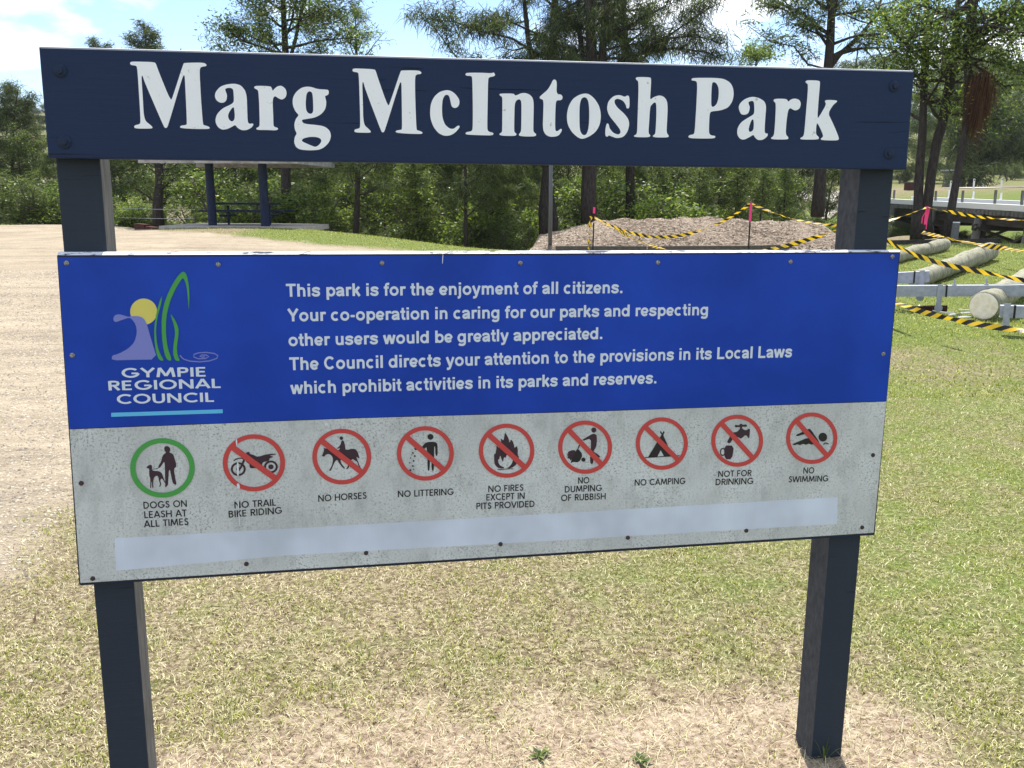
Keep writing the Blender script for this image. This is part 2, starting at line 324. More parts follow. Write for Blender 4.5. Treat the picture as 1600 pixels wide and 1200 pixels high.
# emblem
OE = (80, 390); se = .25
art('emblem_sun', [[ell((578, 388), 84, 82)]], M['yellow'], OE, se, 0, rnd=0)
art('emblem_wave', [[[(380,662),(420,652),(480,620),(520,580),(537,520),(530,470),(505,435),(487,424),(440,440),(410,452),(395,450),(388,435),(395,412),(420,403),(450,410),(485,421),(500,415),(550,415),(580,430),(600,470),(625,560),(664,686),(500,689),(380,692)]]], M['wave'], OE, se, 1)
art('emblem_leaf', [[[(695,283),(690,330),(665,420),(655,500),(662,590),(680,650),(707,694),(675,691),(655,640),(645,560),(645,480),(655,410),(675,330)]],
    [[(757,693),(725,691),(705,640),(692,540),(690,430),(705,340),(735,260),(780,180),(815,140),(835,138),(850,165),(862,230),(865,300),(860,387),(855,300),(845,220),(830,180),(818,180),(780,240),(740,330),(718,430),(718,540),(730,620)]],
    [[(742,393),(775,440),(798,490),(795,550),(785,610),(790,660),(807,697),(775,693),(762,650),(765,590),(775,530),(770,480)]]], M['green'], OE, se, 2)
sp = [(805,660),(815,673),(830,685),(870,697),(930,701),(990,695),(1035,680),(1042,662),(1020,649),(970,642),(920,645),(892,655),(892,671),(920,682),(965,680),(985,668),(970,659),(940,659),(928,666),(945,672),(960,669)]
art('emblem_spiral', [[stroke_px(sp, 7)]], M['wave'], OE, se, 1, rnd=0)
art('emblem_bar', [[[(375,1020),(700,1010),(1072,998),(1072,1022),(700,1034),(375,1045)]]], M['cyan'], OE, se, 0, rnd=0)

# --- body text: a drawn bold sans alphabet (1000 units to the em)
def arc(cx, cy, rx, ry, a0, a1, n=16): return [(cx+rx*math.cos(R(a0+(a1-a0)*i/n)), cy+ry*math.sin(R(a0+(a1-a0)*i/n))) for i in range(n+1)]
AR = lambda x0, x1: [(x0, 300), (x0+12, 385), (x0+70, 445), ((x0+x1)/2+15, 463), (x1-75, 452), (x1-22, 405), (x1, 320), (x1, 0)]
G = {
 'i': (278, [[(139,0),(139,519)],[(139,600),(139,716)]]), 'l': (278, [[(139,0),(139,716)]]),
 'j': (278, [[(139,519),(139,-60),(125,-115),(85,-145),(0,-150)],[(139,600),(139,716)]]),
 'h': (611, [[(140,0),(140,716)], AR(140,472)]), 'n': (611, [[(140,0),(140,519)], AR(140,472)]),
 'm': (889, [[(138,0),(138,519)], AR(138,446), AR(446,752)]),
 'u': (611, [[(472,0),(472,519)], [(472,215),(460,130),(400,72),(300,56),(215,68),(158,115),(140,200),(140,519)]]),
 'o': (611, [arc(305,259,205,203,0,360,28)]), 'e': (556, [arc(282,259,192,203,2,322,26), [(95,238),(475,238)]]),
 'c': (556, [arc(292,259,197,203,48,312,22)]), 'a': (556, [[(72,355),(100,420),(165,458),(262,465),(365,450),(420,400),(436,320),(436,130),(462,0)], [(436,292),(300,265),(180,240),(112,195),(102,125),(145,72),(225,56),(325,85),(400,130),(436,190)]]),
 's': (556, [[(482,362),(440,428),(360,461),(270,466),(172,452),(112,402),(116,345),(160,308),(270,278),(400,240),(452,198),(454,135),(408,82),(330,57),(250,54),(150,75),(90,128),(66,175)]]),
 'd': (611, [arc(272,259,190,203,0,360,26), [(472,0),(472,716)]]), 'b': (611, [arc(340,259,190,203,0,360,26), [(140,0),(140,716)]]),
 'p': (611, [arc(340,259,190,203,0,360,26), [(140,-199),(140,519)]]), 'g': (611, [arc(272,259,190,203,0,360,26), [(472,519),(472,-40),(445,-110),(380,-148),(280,-156),(165,-140),(105,-85)]]),
 'k': (556, [[(140,0),(140,716)], [(150,190),(470,519)], [(275,300),(490,0)]]), 'r': (389, [[(140,0),(140,519)], [(140,300),(160,385),(215,445),(290,462),(392,438)]]),
 't': (333, [[(165,690),(165,140),(182,80),(235,56),(325,66)], [(15,463),(318,463)]]), 'f': (333, [[(150,0),(150,560),(168,632),(215,664),(275,670),(345,660)], [(10,463),(315,463)]]),
 'v': (556, [[(74,519),(278,0)],[(278,0),(484,519)]]), 'w': (778, [[(70,519),(222,0)],[(222,0),(389,519)],[(389,519),(556,0)],[(556,0),(708,519)]]),
 'y': (556, [[(74,519),(285,10)], [(486,519),(275,-60),(235,-130),(170,-155),(75,-143)]]), 'z': (500, [[(40,463),(462,463)],[(420,450),(80,66)],[(40,56),(470,56)]]),
 '.': (278, [[(139,0),(139,140)]]), '-': (333, [[(40,255),(292,255)]]), ' ': (278, []),
 'T': (611, [[(18,658),(594,658)], [(306,0),(306,640)]]), 'Y': (667, [[(62,716),(333,310)],[(605,716),(333,310)],[(333,0),(333,340)]]),
 'C': (722, [arc(375,358,268,302,42,318,24)]), 'L': (611, [[(145,0),(145,716)], [(145,60),(575,60)]]) }
def text_line(txt, a, b, cap_px):
    A, B = on(*a, YP), on(*b, YP); capA = (on(a[0], a[1]-cap_px, YP)-A).length
    total = sum(G[ch][0] for ch in txt)-139; kx = (B-A).length/total; kz = capA/716; dx = (B-A).normalized()
    mb = MB(); x = 0; k = 0
    for ch in txt:
        adv, strokes = G[ch]
        for st in strokes:
            dense = st
            w = 153 if len(st) == 2 else 140
            if len(st) == 2 and abs(st[0][1]-st[1][1]) < 5: w = 132
            poly = stroke_px(dense, w); n = len(dense); k += 1; y = YP-.0003-(k % 7)*.00009
            base_i = len(mb.v)
            for px, pz in poly:
                q = A + dx*((x+px-60)*kx); mb.v.append((q.x, y, q.z+pz*kz))
            for i in range(n-1):
                mb.f.append((base_i+i, base_i+i+1, base_i+2*n-2-i, base_i+2*n-1-i))
        x += adv
    # consistent facing towards the viewer
    o = mb.build('lettering', M['silver'], backing); me = o.data
    for p in me.polygons:
        if p.normal.y > 0: p.flip()
    me.update(); return o
text_line('This park is for the enjoyment of all citizens.', (448.4, 463.6), (972, 458), 20)
text_line('Your co-operation in caring for our parks and respecting', (451, 502.2), (1105.6, 492.4), 19.6)
text_line('other users would be greatly appreciated.', (451.8, 540.8), (940.5, 529.7), 19.6)
text_line('The Council directs your attention to the provisions in its Local Laws', (453.6, 578.5), (1236, 558), 20)
text_line('which prohibit activities in its parks and reserves.', (455.5, 615.6), (1025, 599), 19.6)
# --- captions: a drawn geometric sans (cap height 700)
PB = [(95,652),(300,652),(408,615),(440,500),(408,388),(300,348),(95,348)]
K = {'A': (640, [[(45,0),(320,700)],[(320,700),(595,0)],[(150,215),(490,215)]]), 'B': (545, [[(95,0),(95,700)],[(95,652),(300,652),(385,622),(408,535),(385,445),(300,392),(95,392)],[(290,380),(415,335),(455,205),(415,90),(300,48),(95,48)]]),
 'C': (680, [arc(400,350,310,304,45,315,22)]), 'D': (650, [[(95,0),(95,700)],[(95,652),(280,652),(430,605),(525,490),(545,350),(525,210),(430,95),(280,48),(95,48)]]),
 'E': (490, [[(95,0),(95,700)],[(95,652),(430,652)],[(95,360),(400,360)],[(95,48),(430,48)]]), 'F': (460, [[(95,0),(95,700)],[(95,652),(420,652)],[(95,345),(390,345)]]),
 'G': (770, [arc(400,350,310,304,42,352,24),[(430,310),(712,310)]]), 'H': (655, [[(95,0),(95,700)],[(560,0),(560,700)],[(95,360),(560,360)]]), 'I': (195, [[(97,0),(97,700)]]),
 'K': (510, [[(95,0),(95,700)],[(100,300),(425,700)],[(205,410),(470,0)]]), 'L': (440, [[(95,0),(95,700)],[(95,48),(410,48)]]),
 'M': (830, [[(80,0),(165,700)],[(165,700),(415,80)],[(415,80),(665,700)],[(665,700),(750,0)]]), 'N': (680, [[(95,0),(95,700)],[(585,0),(585,700)],[(95,690),(585,10)]]),
 'O': (785, [arc(392,350,308,304,0,360,34)]), 'P': (505, [[(95,0),(95,700)], PB]), 'R': (525, [[(95,0),(95,700)], PB, [(260,345),(465,0)]]),
 'S': (490, [[(402,565),(345,632),(262,655),(165,630),(118,545),(142,445),(250,375),(358,315),(408,210),(370,100),(270,46),(160,62),(85,155)]]),
 'T': (480, [[(10,652),(470,652)],[(240,0),(240,640)]]), 'U': (595, [[(92,700),(92,240),(125,110),(215,54),(298,46),(385,58),(470,115),(503,240),(503,700)]]),
 'V': (620, [[(40,700),(310,0)],[(310,0),(580,700)]]), 'W': (900, [[(30,700),(225,0)],[(225,0),(445,680)],[(445,680),(665,0)],[(665,0),(860,700)]]),
 'X': (560, [[(45,700),(515,0)],[(515,700),(45,0)]]), 'Y': (590, [[(35,700),(295,320)],[(555,700),(295,320)],[(295,0),(295,345)]]), ' ': (270, [])}
def caption(txt, a, b, cap_px, m, wt=124, track=28):
    A, B = on(*a, YP), on(*b, YP); cap = (on(a[0], a[1]-cap_px, YP)-A).length
    total = sum(K[c][0]+track for c in txt)-track-60; kx = (B-A).length/total; kz = cap/700; dx = (B-A).normalized()
    mb = MB(); x = 0; k = 0
    for ch in txt:
        for st in K[ch][1]:
            w = wt*(.9 if len(st) == 2 and abs(st[0][1]-st[1][1]) < 5 else 1); k += 1; y = YP-.0003-(k % 7)*.00009; b0 = len(mb.v); n_ = len(st)
            for px, pz in stroke_px(st, w):
                q = A+dx*((x+px-45)*kx); mb.v.append((q.x, y, q.z+pz*kz))
            for i_ in range(n_-1): mb.f.append((b0+i_, b0+i_+1, b0+2*n_-2-i_, b0+2*n_-1-i_))
        x += K[ch][0]+track
    o = mb.build('lettering', m, backing)
    for p in o.data.polygons:
        if p.normal.y > 0: p.flip()
    o.data.update()
for t, a, b in [('DOGS ON', (224.6, 794.8), (292.5, 791.6)), ('LEASH AT', (225.9, 809.6), (292, 806.5)), ('ALL TIMES', (225.9, 824), (295, 820)), ('NO TRAIL', (366.7, 794.4), (431.5, 789.8)),
                ('BIKE RIDING', (357.6, 808.8), (441, 802.2)), ('NO HORSES', (497.5, 784), (573, 779)), ('NO LITTERING', (621.8, 777), (709, 773)), ('NO FIRES', (763, 769), (818, 766.5)),
                ('EXCEPT IN', (760, 782), (820, 779.3)), ('PITS PROVIDED', (744.5, 795.8), (835.5, 792)), ('NO', (903, 755.8), (920.8, 755)), ('DUMPING', (882.5, 769.5), (940.5, 767)),
                ('OF RUBBISH', (876.8, 783), (946.5, 780)), ('NO CAMPING', (991.6, 758.9), (1070.8, 756)), ('NOT FOR', (1122, 745.4), (1173.9, 743.6)), ('DRINKING', (1118, 758), (1177, 756)),
                ('NO', (1255, 740), (1272, 739.5)), ('SWIMMING', (1232, 753.7), (1294, 752))]:
    caption(t, a, b, 10.6-(a[0]-225)*.0011, M['black'])
for t, a, b in [('GYMPIE', (191.3, 590), (323, 588)), ('REGIONAL', (170.5, 610), (345.5, 605.8)), ('COUNCIL', (183.8, 631), (335, 627.5))]:
    caption(t, a, b, 14.6, M['silver'], 132, 40)
# --- pictograms
rings = [((253.9, 730.9), 50.4, 46.4, None), ((396.8, 723), 48.7, 44.6, (730, 580)), ((534, 713.3), 46, 43.5, (670, 555)), ((664.5, 708.3), 44.5, 42.5, (220, 205)), ((791.4, 704.1), 43.4, 42.2, (645, 600)),
         ((914.1, 698.5), 42.1, 41.6, (580, 612)), ((1033.9, 692.9), 40.7, 41, (172, 172)), ((1151.6, 688.5), 40.5, 40.6, (555, 612)), ((1268.1, 684.6), 40, 40.2, (527, 595))]
for c, rx, ry, sl_ in rings:
    k = .835 if sl_ is None else .845
    art('ring', [[ell(c, rx, ry, 72), ell(c, rx*k, ry*k, 72)]], M['green'] if sl_ is None else M['red'], (0, 0), 1, 2, rnd=0)
    if sl_:
        n = math.hypot(*sl_); d = (sl_[0]/n*rx*.88, sl_[1]/n*ry*.88); w = rx*.19
        art('slash', [[stroke_px([(c[0]-d[0], c[1]-d[1]), (c[0]+d[0], c[1]+d[1])], w)]], M['red'], (0, 0), 1, 3, rnd=0)
def icon(items, m, org, s, rnd=1): art('pictogram', items, m, org, s, .3, rnd=rnd)
z = .175
icon([[[(437,225),(450,212),(475,212),(492,232),(490,255),(482,268),(515,280),(530,320),(545,370),(545,400),(530,405),(525,430),(535,490),(548,550),(540,558),(515,545),(500,480),(490,425),(480,425),(475,500),(472,560),(450,580),(445,575),(448,540),(445,480),(445,420),(440,345),(420,375),(400,405),(385,405),(385,390),(410,350),(425,290),(455,270),(440,250)]],
      [[(275,405),(300,380),(325,378),(330,400),(328,425),(345,432),(390,435),(415,450),(430,490),(450,540),(445,545),(425,505),(410,500),(402,520),(412,550),(400,575),(392,575),(402,550),(390,520),(385,480),(365,475),(345,495),(338,540),(342,585),(332,588),(328,520),(322,540),(322,588),(312,588),(315,500),(305,480),(303,440),(305,415),(290,408)]],
      [stroke_px([(330,418),(355,415),(390,406)], 5)]], M['brown'], (180, 660), z)
z = .083333
icon([[ell((388,755),140,130,40), ell((388,755),100,92,40)], [ell((1000,712),130,118,40), ell((1000,712),90,82,40)], [ell((1000,712),50,46,24)], [ell((388,755),42,40,20)],
      [stroke_px([(510,555),(420,760)], 40)], [stroke_px([(300,600),(360,560),(430,545),(510,572)], 20)],
      [[(540,435),(600,432),(605,470),(680,490),(730,520),(800,515),(900,480),(1060,460),(1105,485),(1060,485),(970,500),(1040,520),(1035,535),(975,550),(970,590),(930,610),(850,620),(830,690),(880,720),(860,740),(730,735),(630,740),(600,720),(600,660),(560,640),(500,560),(520,500)]]], M['brown'], (340, 670), z)
icon([[[(300,470),(325,485),(400,492),(460,500),(600,520),(640,500),(720,505),(760,515),(840,492),(900,500),(945,545),(965,610),(985,680),(955,665),(925,640),(935,690),(960,740),(980,810),(1010,860),(985,860),(955,800),(940,740),(890,710),(850,685),(820,720),(800,790),(780,850),(750,878),(722,875),(745,850),(770,800),(740,720),(680,690),(625,700),(630,750),(670,810),(710,855),(690,872),(660,840),(600,770),(570,705),(540,710),(500,770),(465,860),(445,905),(402,908),(430,870),(465,800),(485,700),(470,640),(430,600),(385,590),(345,610),(320,645),(278,630),(290,590),(310,540),(318,500)]],
      [[(655,335),(685,345),(705,400),(720,505),(715,560),(640,600),(590,560),(600,515),(615,470),(570,495),(560,485),(620,430),(640,350)]], [ell((640,295),34,34,20)]], M['brown'], (480, 660), z)
icon([[ell((290,250),19,18,20)], [[(260,283),(320,280),(335,295),(335,370),(322,368),(320,310),(313,310),(313,460),(298,462),(295,380),(288,380),(285,460),(272,462),(270,310),(245,330),(200,333),(192,322),(235,317)]]] +
     [[ell((x, y), r, r, 8)] for x, y, r in [(197,325,8),(180,350,6),(193,370,6),(166,382,4),(185,400,6),(160,412,4),(180,432,6),(165,458,6),(185,453,4),(172,362,3)]], M['black'], (600, 620), .25)
z = .0791667
icon([[[(615,262),(650,300),(690,380),(712,470),(735,395),(775,440),(800,520),(805,570),(855,525),(872,600),(870,700),(895,745),(885,800),(850,880),(790,940),(720,970),(650,965),(700,945),(760,870),(778,790),(720,740),(655,690),(630,770),(600,740),(580,850),(555,800),(525,705),(505,790),(480,800),(490,860),(530,920),(620,955),(540,975),(470,955),(415,890),(405,800),(405,675),(430,690),(445,600),(455,515),(500,575),(545,440),(530,370),(590,425),(605,340)]],
      [stroke_px([(468,992),(780,976)], 16)]], M['brown'], (740, 655), z)
icon([[ell((793,277),50,52,24)], [[(745,360),(800,350),(848,370),(855,450),(845,600),(800,670),(785,700),(850,740),(915,790),(910,825),(860,800),(785,740),(785,930),(750,948),(722,930),(722,760),(735,640),(735,440),(580,490),(570,465),(680,400)]],
      [[(430,680),(380,670),(320,690),(280,710),(285,740),(262,770),(292,785),(265,830),(320,845),(330,885),(370,840),(430,710)]]], M['brown'], (865, 650), z)
icon([[[(455,660),(490,650),(578,765),(500,918),(370,905),(350,935),(335,915),(380,800),(430,710)]], [stroke_px([(560,465),(465,680)], 22)], [ell((588,860),42,42,20)]], M['black'], (865, 650), z)
icon([[[(118,343),(195,215),(185,200),(191,194),(199,208),(207,194),(213,200),(205,218),(258,340),(210,340),(190,303),(170,342)]], [stroke_px([(92,346),(297,334)], 5)]], M['black'], (980, 620), .275, 0)
icon([[[(640,280),(690,280),(690,300),(780,290),(785,340),(690,335),(685,370),(740,405),(785,405),(815,375),(845,380),(832,565),(805,560),(780,510),(740,510),(700,550),(660,572),(620,550),(560,530),(510,560),(465,650),(430,668),(400,655),(392,630),(450,530),(500,450),(590,440),(645,380),(650,340),(545,352),(545,300),(635,310)]],
      [[(330,708),(530,708),(490,980),(343,980)]], [ell((305,835),55,80,24), ell((305,835),34,58,24)]], M['brown'], (1105, 640), z)
icon([[[(195,685),(300,640),(510,550),(620,600),(745,665),(690,690),(615,680),(580,695),(525,670),(470,698),(412,672),(355,705),(300,680),(250,705)]],
      [[(268,500),(420,430),(520,380),(550,380),(570,400),(745,650),(700,660),(520,470),(420,490),(290,530)]], [ell((803,543),85,88,28)], [stroke_px([(810,685),(865,655),(920,680)], 22)]], M['black'], (1222, 640), z)
# scuffs where the print has flaked off
for k, (pts, w) in enumerate([([(369.5, 686), (370, 695)], 2.2), ([(371.5, 722), (372, 743)], 3.2), ([(371.5, 755), (373.5, 763)], 4.2), ([(372, 783), (373, 795)], 1.6), ([(373, 800), (375, 822)], 1.3), ([(509, 661), (511, 664)], 5), ([(692, 397), (691, 412)], 1.2)]):
    mb = MB(); flat_add(mb, [chaikin(pl(stroke_px(pts, w), (0, 0), 1, YP), 2)], YP-.0026-k*.00005, .0003)
    mb.build('scuff', M['scuff'], backing)
for u, v in [(104, 411), (341, 413), (597, 411), (813, 411), (1028, 410), (1235, 409), (1394, 401), (113, 555), (127, 755), (1380, 553), (1364, 711), (145, 904), (385, 881), (572, 864), (782, 850), (981, 840), (1166, 829), (1347, 824)]:
    c = on(u, v, 0); mb = MB(); prof = [(0, .0068), (.002, .0066), (.0036, .0045), (.004, .002)]
    mb.tube([(c.x, -y, c.z) for y, r in prof], [r for y, r in prof], 10)
    mb.build('screw', M['screw'] if v < 600 else M['screwrust'], backing)
for o in (board,): tag(o, 'long navy board carrying the park name in white serif letters')

# ================================================================== THE GROUND
ctrl = []
def cp(u, v, d): p = P(u, v, d); ctrl.append((p.x, p.y, p.z))
for u, v, d in [(0,356,45),(110,356,45),(215,357,42),(262,358,34),(330,358,34),(420,358,34),(490,361,33.5),(600,371,31),(720,389,29),(820,393,28),(1000,395,26.5),(1200,394,26.5),(1330,390,28),(1445,388,27),
                (1450,381,31),(1600,382,31),(1750,384,31),(1400,368,43),(1537,500,14),(1440,446,19),(1600,520,12.6),(1400,300,80),(1600,297,78),(1800,296,78),(1400,281,130),(1600,266,160),(1850,260,170),
                (1400,226,250),(1620,222,250),(1900,215,270),(1250,290,120),(300,393,24),(100,393,24),(-200,393,24),(0,436,18),(250,436,18),(-300,436,18),(480,402,24),(0,372,33)]: cp(u, v, d)
ctrl += [(x, y, 0) for x, y in [(-3,0),(0,0),(3,0),(6,0),(0,4),(4,5),(-5,4),(9,5),(0,10),(5,10),(-7,10),(11,10),(0,-5),(6,-8),(-7,-8),(0,-20),(25,-10),(-25,-10),(-70,-70),(70,-70),(-15,8)]]
for u, d, zz in [(1550,46,-1.7),(1480,50,-1.6),(1660,44,-1.7),(1450,66,.75),(1600,62,.6),(1540,54,-.6),(1700,58,.5),(300,48,-.9),(450,44,-1.5),(600,42,-1.6),(800,41,-1.8),(950,42,-1.8),(1150,42,-1.6),(1300,42,-1.0),(600,60,-1.5),(900,60,-1.5),(1150,60,-1.4),(0,60,.3),(-300,45,.5),(-600,60,1),
                 (200,60,0),(500,95,1),(900,95,1.5),(100,120,4),(0,300,19),(0,120,4),(-300,200,10),(300,320,24),(700,320,20),(1100,320,20),(-600,300,30),(500,800,60),(1500,800,60),(-700,800,70),(2500,800,60),(2300,120,4),(-1500,120,3)]:
    p = P(u, 305, d); ctrl.append((p.x, p.y, zz))
CT = np.array(ctrl); c2 = 1.5
def phi(r2): return np.sqrt(r2+c2*c2)
n = len(CT); D2 = ((CT[:, None, :2]-CT[None, :, :2])**2).sum(2)
Amat = np.zeros((n+1, n+1)); Amat[:n, :n] = phi(D2)-np.eye(n)*.05; Amat[n, :n] = 1; Amat[:n, n] = 1
Wt = np.linalg.solve(Amat, np.append(CT[:, 2], 0))
def H(x, y):
    x = np.atleast_1d(np.asarray(x, float)); y = np.atleast_1d(np.asarray(y, float)); o = np.zeros(x.shape)
    for i in range(n): o += Wt[i]*phi((x-CT[i, 0])**2+(y-CT[i, 1])**2)
    o += Wt[n]
    near = np.exp(-((x-1.2)**2+(y-1)**2)/40.0)                   # level around the sign
    return o*(1-near) + .018*np.sin(x*2.1+.4)*np.sin(y*1.7)*np.exp(-((x-1)**2+(y-3)**2)/200)
def h(x, y): return float(H(x, y)[0])
def ground(u, v, d): p = P(u, v, d); return Vector((p.x, p.y, h(p.x, p.y)))
def hit(u, v):                                                   # where a sight line meets the ground
    r = ray(u, v); t = .5
    for _ in range(4000):
        q = CAM + r*t
        if q.z < h(q.x, q.y): break
        t += max(.02, (q.z-h(q.x, q.y))*.5)
        if t > 400: break
    return (q.x, q.y)
# gravel lot outline on the ground
GRAV = [hit(u, v) for u, v in [(0, 905), (62, 846), (118, 792), (250, 640), (420, 520), (560, 450)]] + [hit(u, v) for u, v in [(690, 397), (640, 391.5), (540, 386), (440, 377), (360, 367), (250, 360.5)]] + [tuple(P(215, 358, 44).xy)] + \
       [tuple(P(-100, 355, 47).xy), tuple(P(-1200, 355, 50).xy), (-45, 0), (-20, -14), (-3.2, -2.2)]
GRAV = np.array(GRAV)
def sdist(poly, x, y):
    """signed distance to an outline, positive inside"""
    x = np.asarray(x, float); y = np.asarray(y, float); dm = np.full(x.shape, 1e9); ins = np.zeros(x.shape, bool)
    for i in range(len(poly)):
        (x0, y0), (x1, y1) = poly[i], poly[(i+1) % len(poly)]
        dx, dy = x1-x0, y1-y0; t = np.clip(((x-x0)*dx+(y-y0)*dy)/(dx*dx+dy*dy+1e-9), 0, 1)
        dm = np.minimum(dm, (x-x0-t*dx)**2+(y-y0-t*dy)**2)
        cnd = (y0 > y) != (y1 > y)
        with np.errstate(divide='ignore', invalid='ignore'): ins ^= cnd & (x < (x1-x0)*(y-y0)/(y1-y0)+x0)
    return np.where(ins, 1, -1)*np.sqrt(dm)
def sm(a, b, x): t = np.clip((x-a)/(b-a), 0, 1); return t*t*(3-2*t)
def wob(x, y): return .5*np.sin(x*3.1+1.7*np.sin(y*2.3))*np.cos(y*2.7+x) + .35*np.sin(x*7.3+y*5.1)*np.cos(y*6.1-2*x)
def m_gravel(x, y): return sm(-.28, .3, sdist(GRAV, x, y)+.22*wob(x, y))
BARE = np.array([hit(u, v) for u, v in [(180, 1260), (300, 1180), (480, 1150), (650, 1112), (800, 1105), (960, 1105), (1080, 1078), (1260, 1092), (1390, 1122), (1465, 1165), (1520, 1250), (1500, 1500), (180, 1500)]])
def m_bare(x, y):                                                # trodden straw and dirt in front of the sign
    return sm(-.26, .16, sdist(BARE, x, y)+.16*wob(x*1.6, y*1.6)+.10*wob(x*5, y*5))
def m_bare_old(x, y):
    e = ((x-1.35)/1.55)**2 + ((y+.35)/.62)**2
    e2 = ((x+.55)/.45)**2 + ((y+.2)/.7)**2
    return np.clip(sm(1.35, .45, e+.35*wob(x*1.3, y*1.3)) + .6*sm(1.3, .5, e2+.3*wob(x, y)), 0, 1)
LUSH = np.array([hit(1350, 545), hit(1500, 535), hit(1700, 560), hit(2300, 580), tuple(P(2400, 300, 40).xy), tuple(P(1350, 300, 40).xy), tuple(P(1150, 380, 27).xy), tuple(P(800, 390, 27).xy), tuple(P(800, 380, 34).xy), tuple(P(500, 350, 36).xy), hit(360, 366.5), hit(440, 376.5), hit(640, 391), tuple(P(850, 420, 20).xy), hit(1200, 470)])
def m_lush(x, y):
    a = sm(-.9, 1.2, sdist(LUSH, x, y)+.5*wob(x*.5, y*.5))
    b = .42*sm(1.2, 4.5, x+.25*y+.6*wob(x*.7, y*.7))*sm(9.5, 5.0, y)       # greener turf right of the sign
    far = sm(75, 100, y)*.35 + .75*sm(40, 46, y)*sm(75, 60, y)
    return np.clip(a+b*(1-a)+far*(1-a), 0, 1)
ang = np.concatenate([np.arange(-180, -42, 4.0), np.arange(-42, 60, .34), np.arange(60, 180, 4.0)])
rad = np.concatenate([[.02], np.geomspace(.4, 640, 240)])
AA, RR = np.meshgrid(np.radians(ang), rad)
gx = (.7+RR*np.sin(AA)).ravel(); gy = (-2.9+RR*np.cos(AA)).ravel(); gz = H(gx, gy)
na, nr = len(ang), len(rad)
ii, jj = np.meshgrid(np.arange(nr-1), np.arange(na), indexing='ij'); j2 = (jj+1) % na
gf = np.stack([ii*na+jj, (ii+1)*na+jj, (ii+1)*na+j2, ii*na+j2], -1).reshape(-1, 4)[:, ::-1]

mg = mat('park ground', (.3, .25, .16), .95, .1)
at = {k: nd(mg, 'ShaderNodeAttribute', _attribute_name=k).outputs['Fac'] for k in ('gravel', 'bare', 'lush')}
fine = noise(mg, 38, 8, .7); med = noise(mg, 5, 6, .6); bigp = noise(mg, .9, 5, .6); grit = noise(mg, 160, 4, .7)
dry = ramp(mg, fine, [(.34, (.045, .033, .02)), (.5, (.19, .15, .09)), (.68, (.43, .38, .25))])
grn = ramp(mg, fine, [(.28, (.035, .055, .012)), (.52, (.12, .155, .035)), (.74, (.27, .30, .10))])
gfac = math_(mg, 'ADD', math_(mg, 'MULTIPLY', at['lush'], 1.15), math_(mg, 'MULTIPLY', math_(mg, 'SUBTRACT', med, .5), 1.3))
gfac = step(mg, math_(mg, 'ADD', gfac, math_(mg, 'MULTIPLY', math_(mg, 'SUBTRACT', bigp, .5), 1.2)), .0, .65)
turf = mix(mg, gfac, dry, grn)
bare = ramp(mg, math_(mg, 'ADD', math_(mg, 'MULTIPLY', fine, .55), math_(mg, 'ADD', math_(mg, 'MULTIPLY', grit, .25), math_(mg, 'MULTIPLY', med, .2))), [(.40, (.085, .055, .038)), (.49, (.29, .22, .155)), (.60, (.46, .385, .29))])
tr1 = noise(mg, .55, 9, .72, stretch=(.45, 1.5, 1), dist=.9); tr2 = noise(mg, 5, 6, .7, stretch=(.5, 1.4, 1), dist=.4)
tr3 = noise(mg, 20, 7, .75)
tracks = math_(mg, 'ADD', math_(mg, 'MULTIPLY', tr1, .38), math_(mg, 'ADD', math_(mg, 'MULTIPLY', tr2, .27), math_(mg, 'MULTIPLY', tr3, .35)))
grav = ramp(mg, tracks, [(.38, (.17, .145, .115)), (.48, (.32, .265, .19)), (.60, (.47, .395, .285))])
peb = ramp(mg, noise(mg, 75, 6, .8), [(.28, (.35, .35, .36)), (.5, (.95, .95, .95)), (.8, (1.15, 1.12, 1.1))])
grav = mix(mg, 1.0, grav, peb, 'MULTIPLY')
stone = step(mg, noise(mg, 33, 3, .6), .70, .74); grav = mix(mg, math_(mg, 'MULTIPLY', stone, .6), grav, (.17, .15, .13))
col = mix(mg, at['bare'], turf, bare); col = mix(mg, at['gravel'], col, grav); base(mg, col)
hgt = math_(mg, 'ADD', math_(mg, 'MULTIPLY', fine, 1.0), math_(mg, 'ADD', math_(mg, 'MULTIPLY', grit, .35), math_(mg, 'MULTIPLY', med, 1.2)))
bump(mg, hgt, .55, .03)
me = raw_mesh('ground', np.stack([gx, gy, gz], 1), gf, mg)
for k, f in (('gravel', m_gravel), ('bare', m_bare), ('lush', m_lush)):
    a = me.attributes.new(k, 'FLOAT', 'POINT'); a.data.foreach_set('value', f(gx, gy).astype(np.float32))
me.polygons.foreach_set('use_smooth', [True]*len(me.polygons))
tag(link(bpy.data.objects.new('ground', me)), kind='structure')

# ------------------------------------------------------------------ grass blades
rng = np.random.default_rng(7)
def leafmat(name, stops, rough=.6, trans=.35, var=None, vscale=.5):
    m = mat(name, (.1, .15, .03), rough, .25); g = nd(m, 'ShaderNodeNewGeometry')
    c = ramp(m, g.outputs['Random Per Island'], stops)
    if var:
        nz = noise(m, vscale, 4); c = mix(m, step(m, nz, .4, .62), c, mix(m, 1.0, c, var, 'MULTIPLY'))
    base(m, c); b = m.node_tree.nodes['Principled BSDF']
    t = nd(m, 'ShaderNodeBsdfTranslucent'); L(m, mix(m, 1.0, c, (1.25, 1.35, .8), 'MULTIPLY'), t.inputs[0])
    x = nd(m, 'ShaderNodeMixShader'); x.inputs[0].default_value = trans
    L(m, b.outputs[0], x.inputs[1]); L(m, t.outputs[0], x.inputs[2]); L(m, x.outputs[0], m.node_tree.nodes['Material Output'].inputs[0]); return m
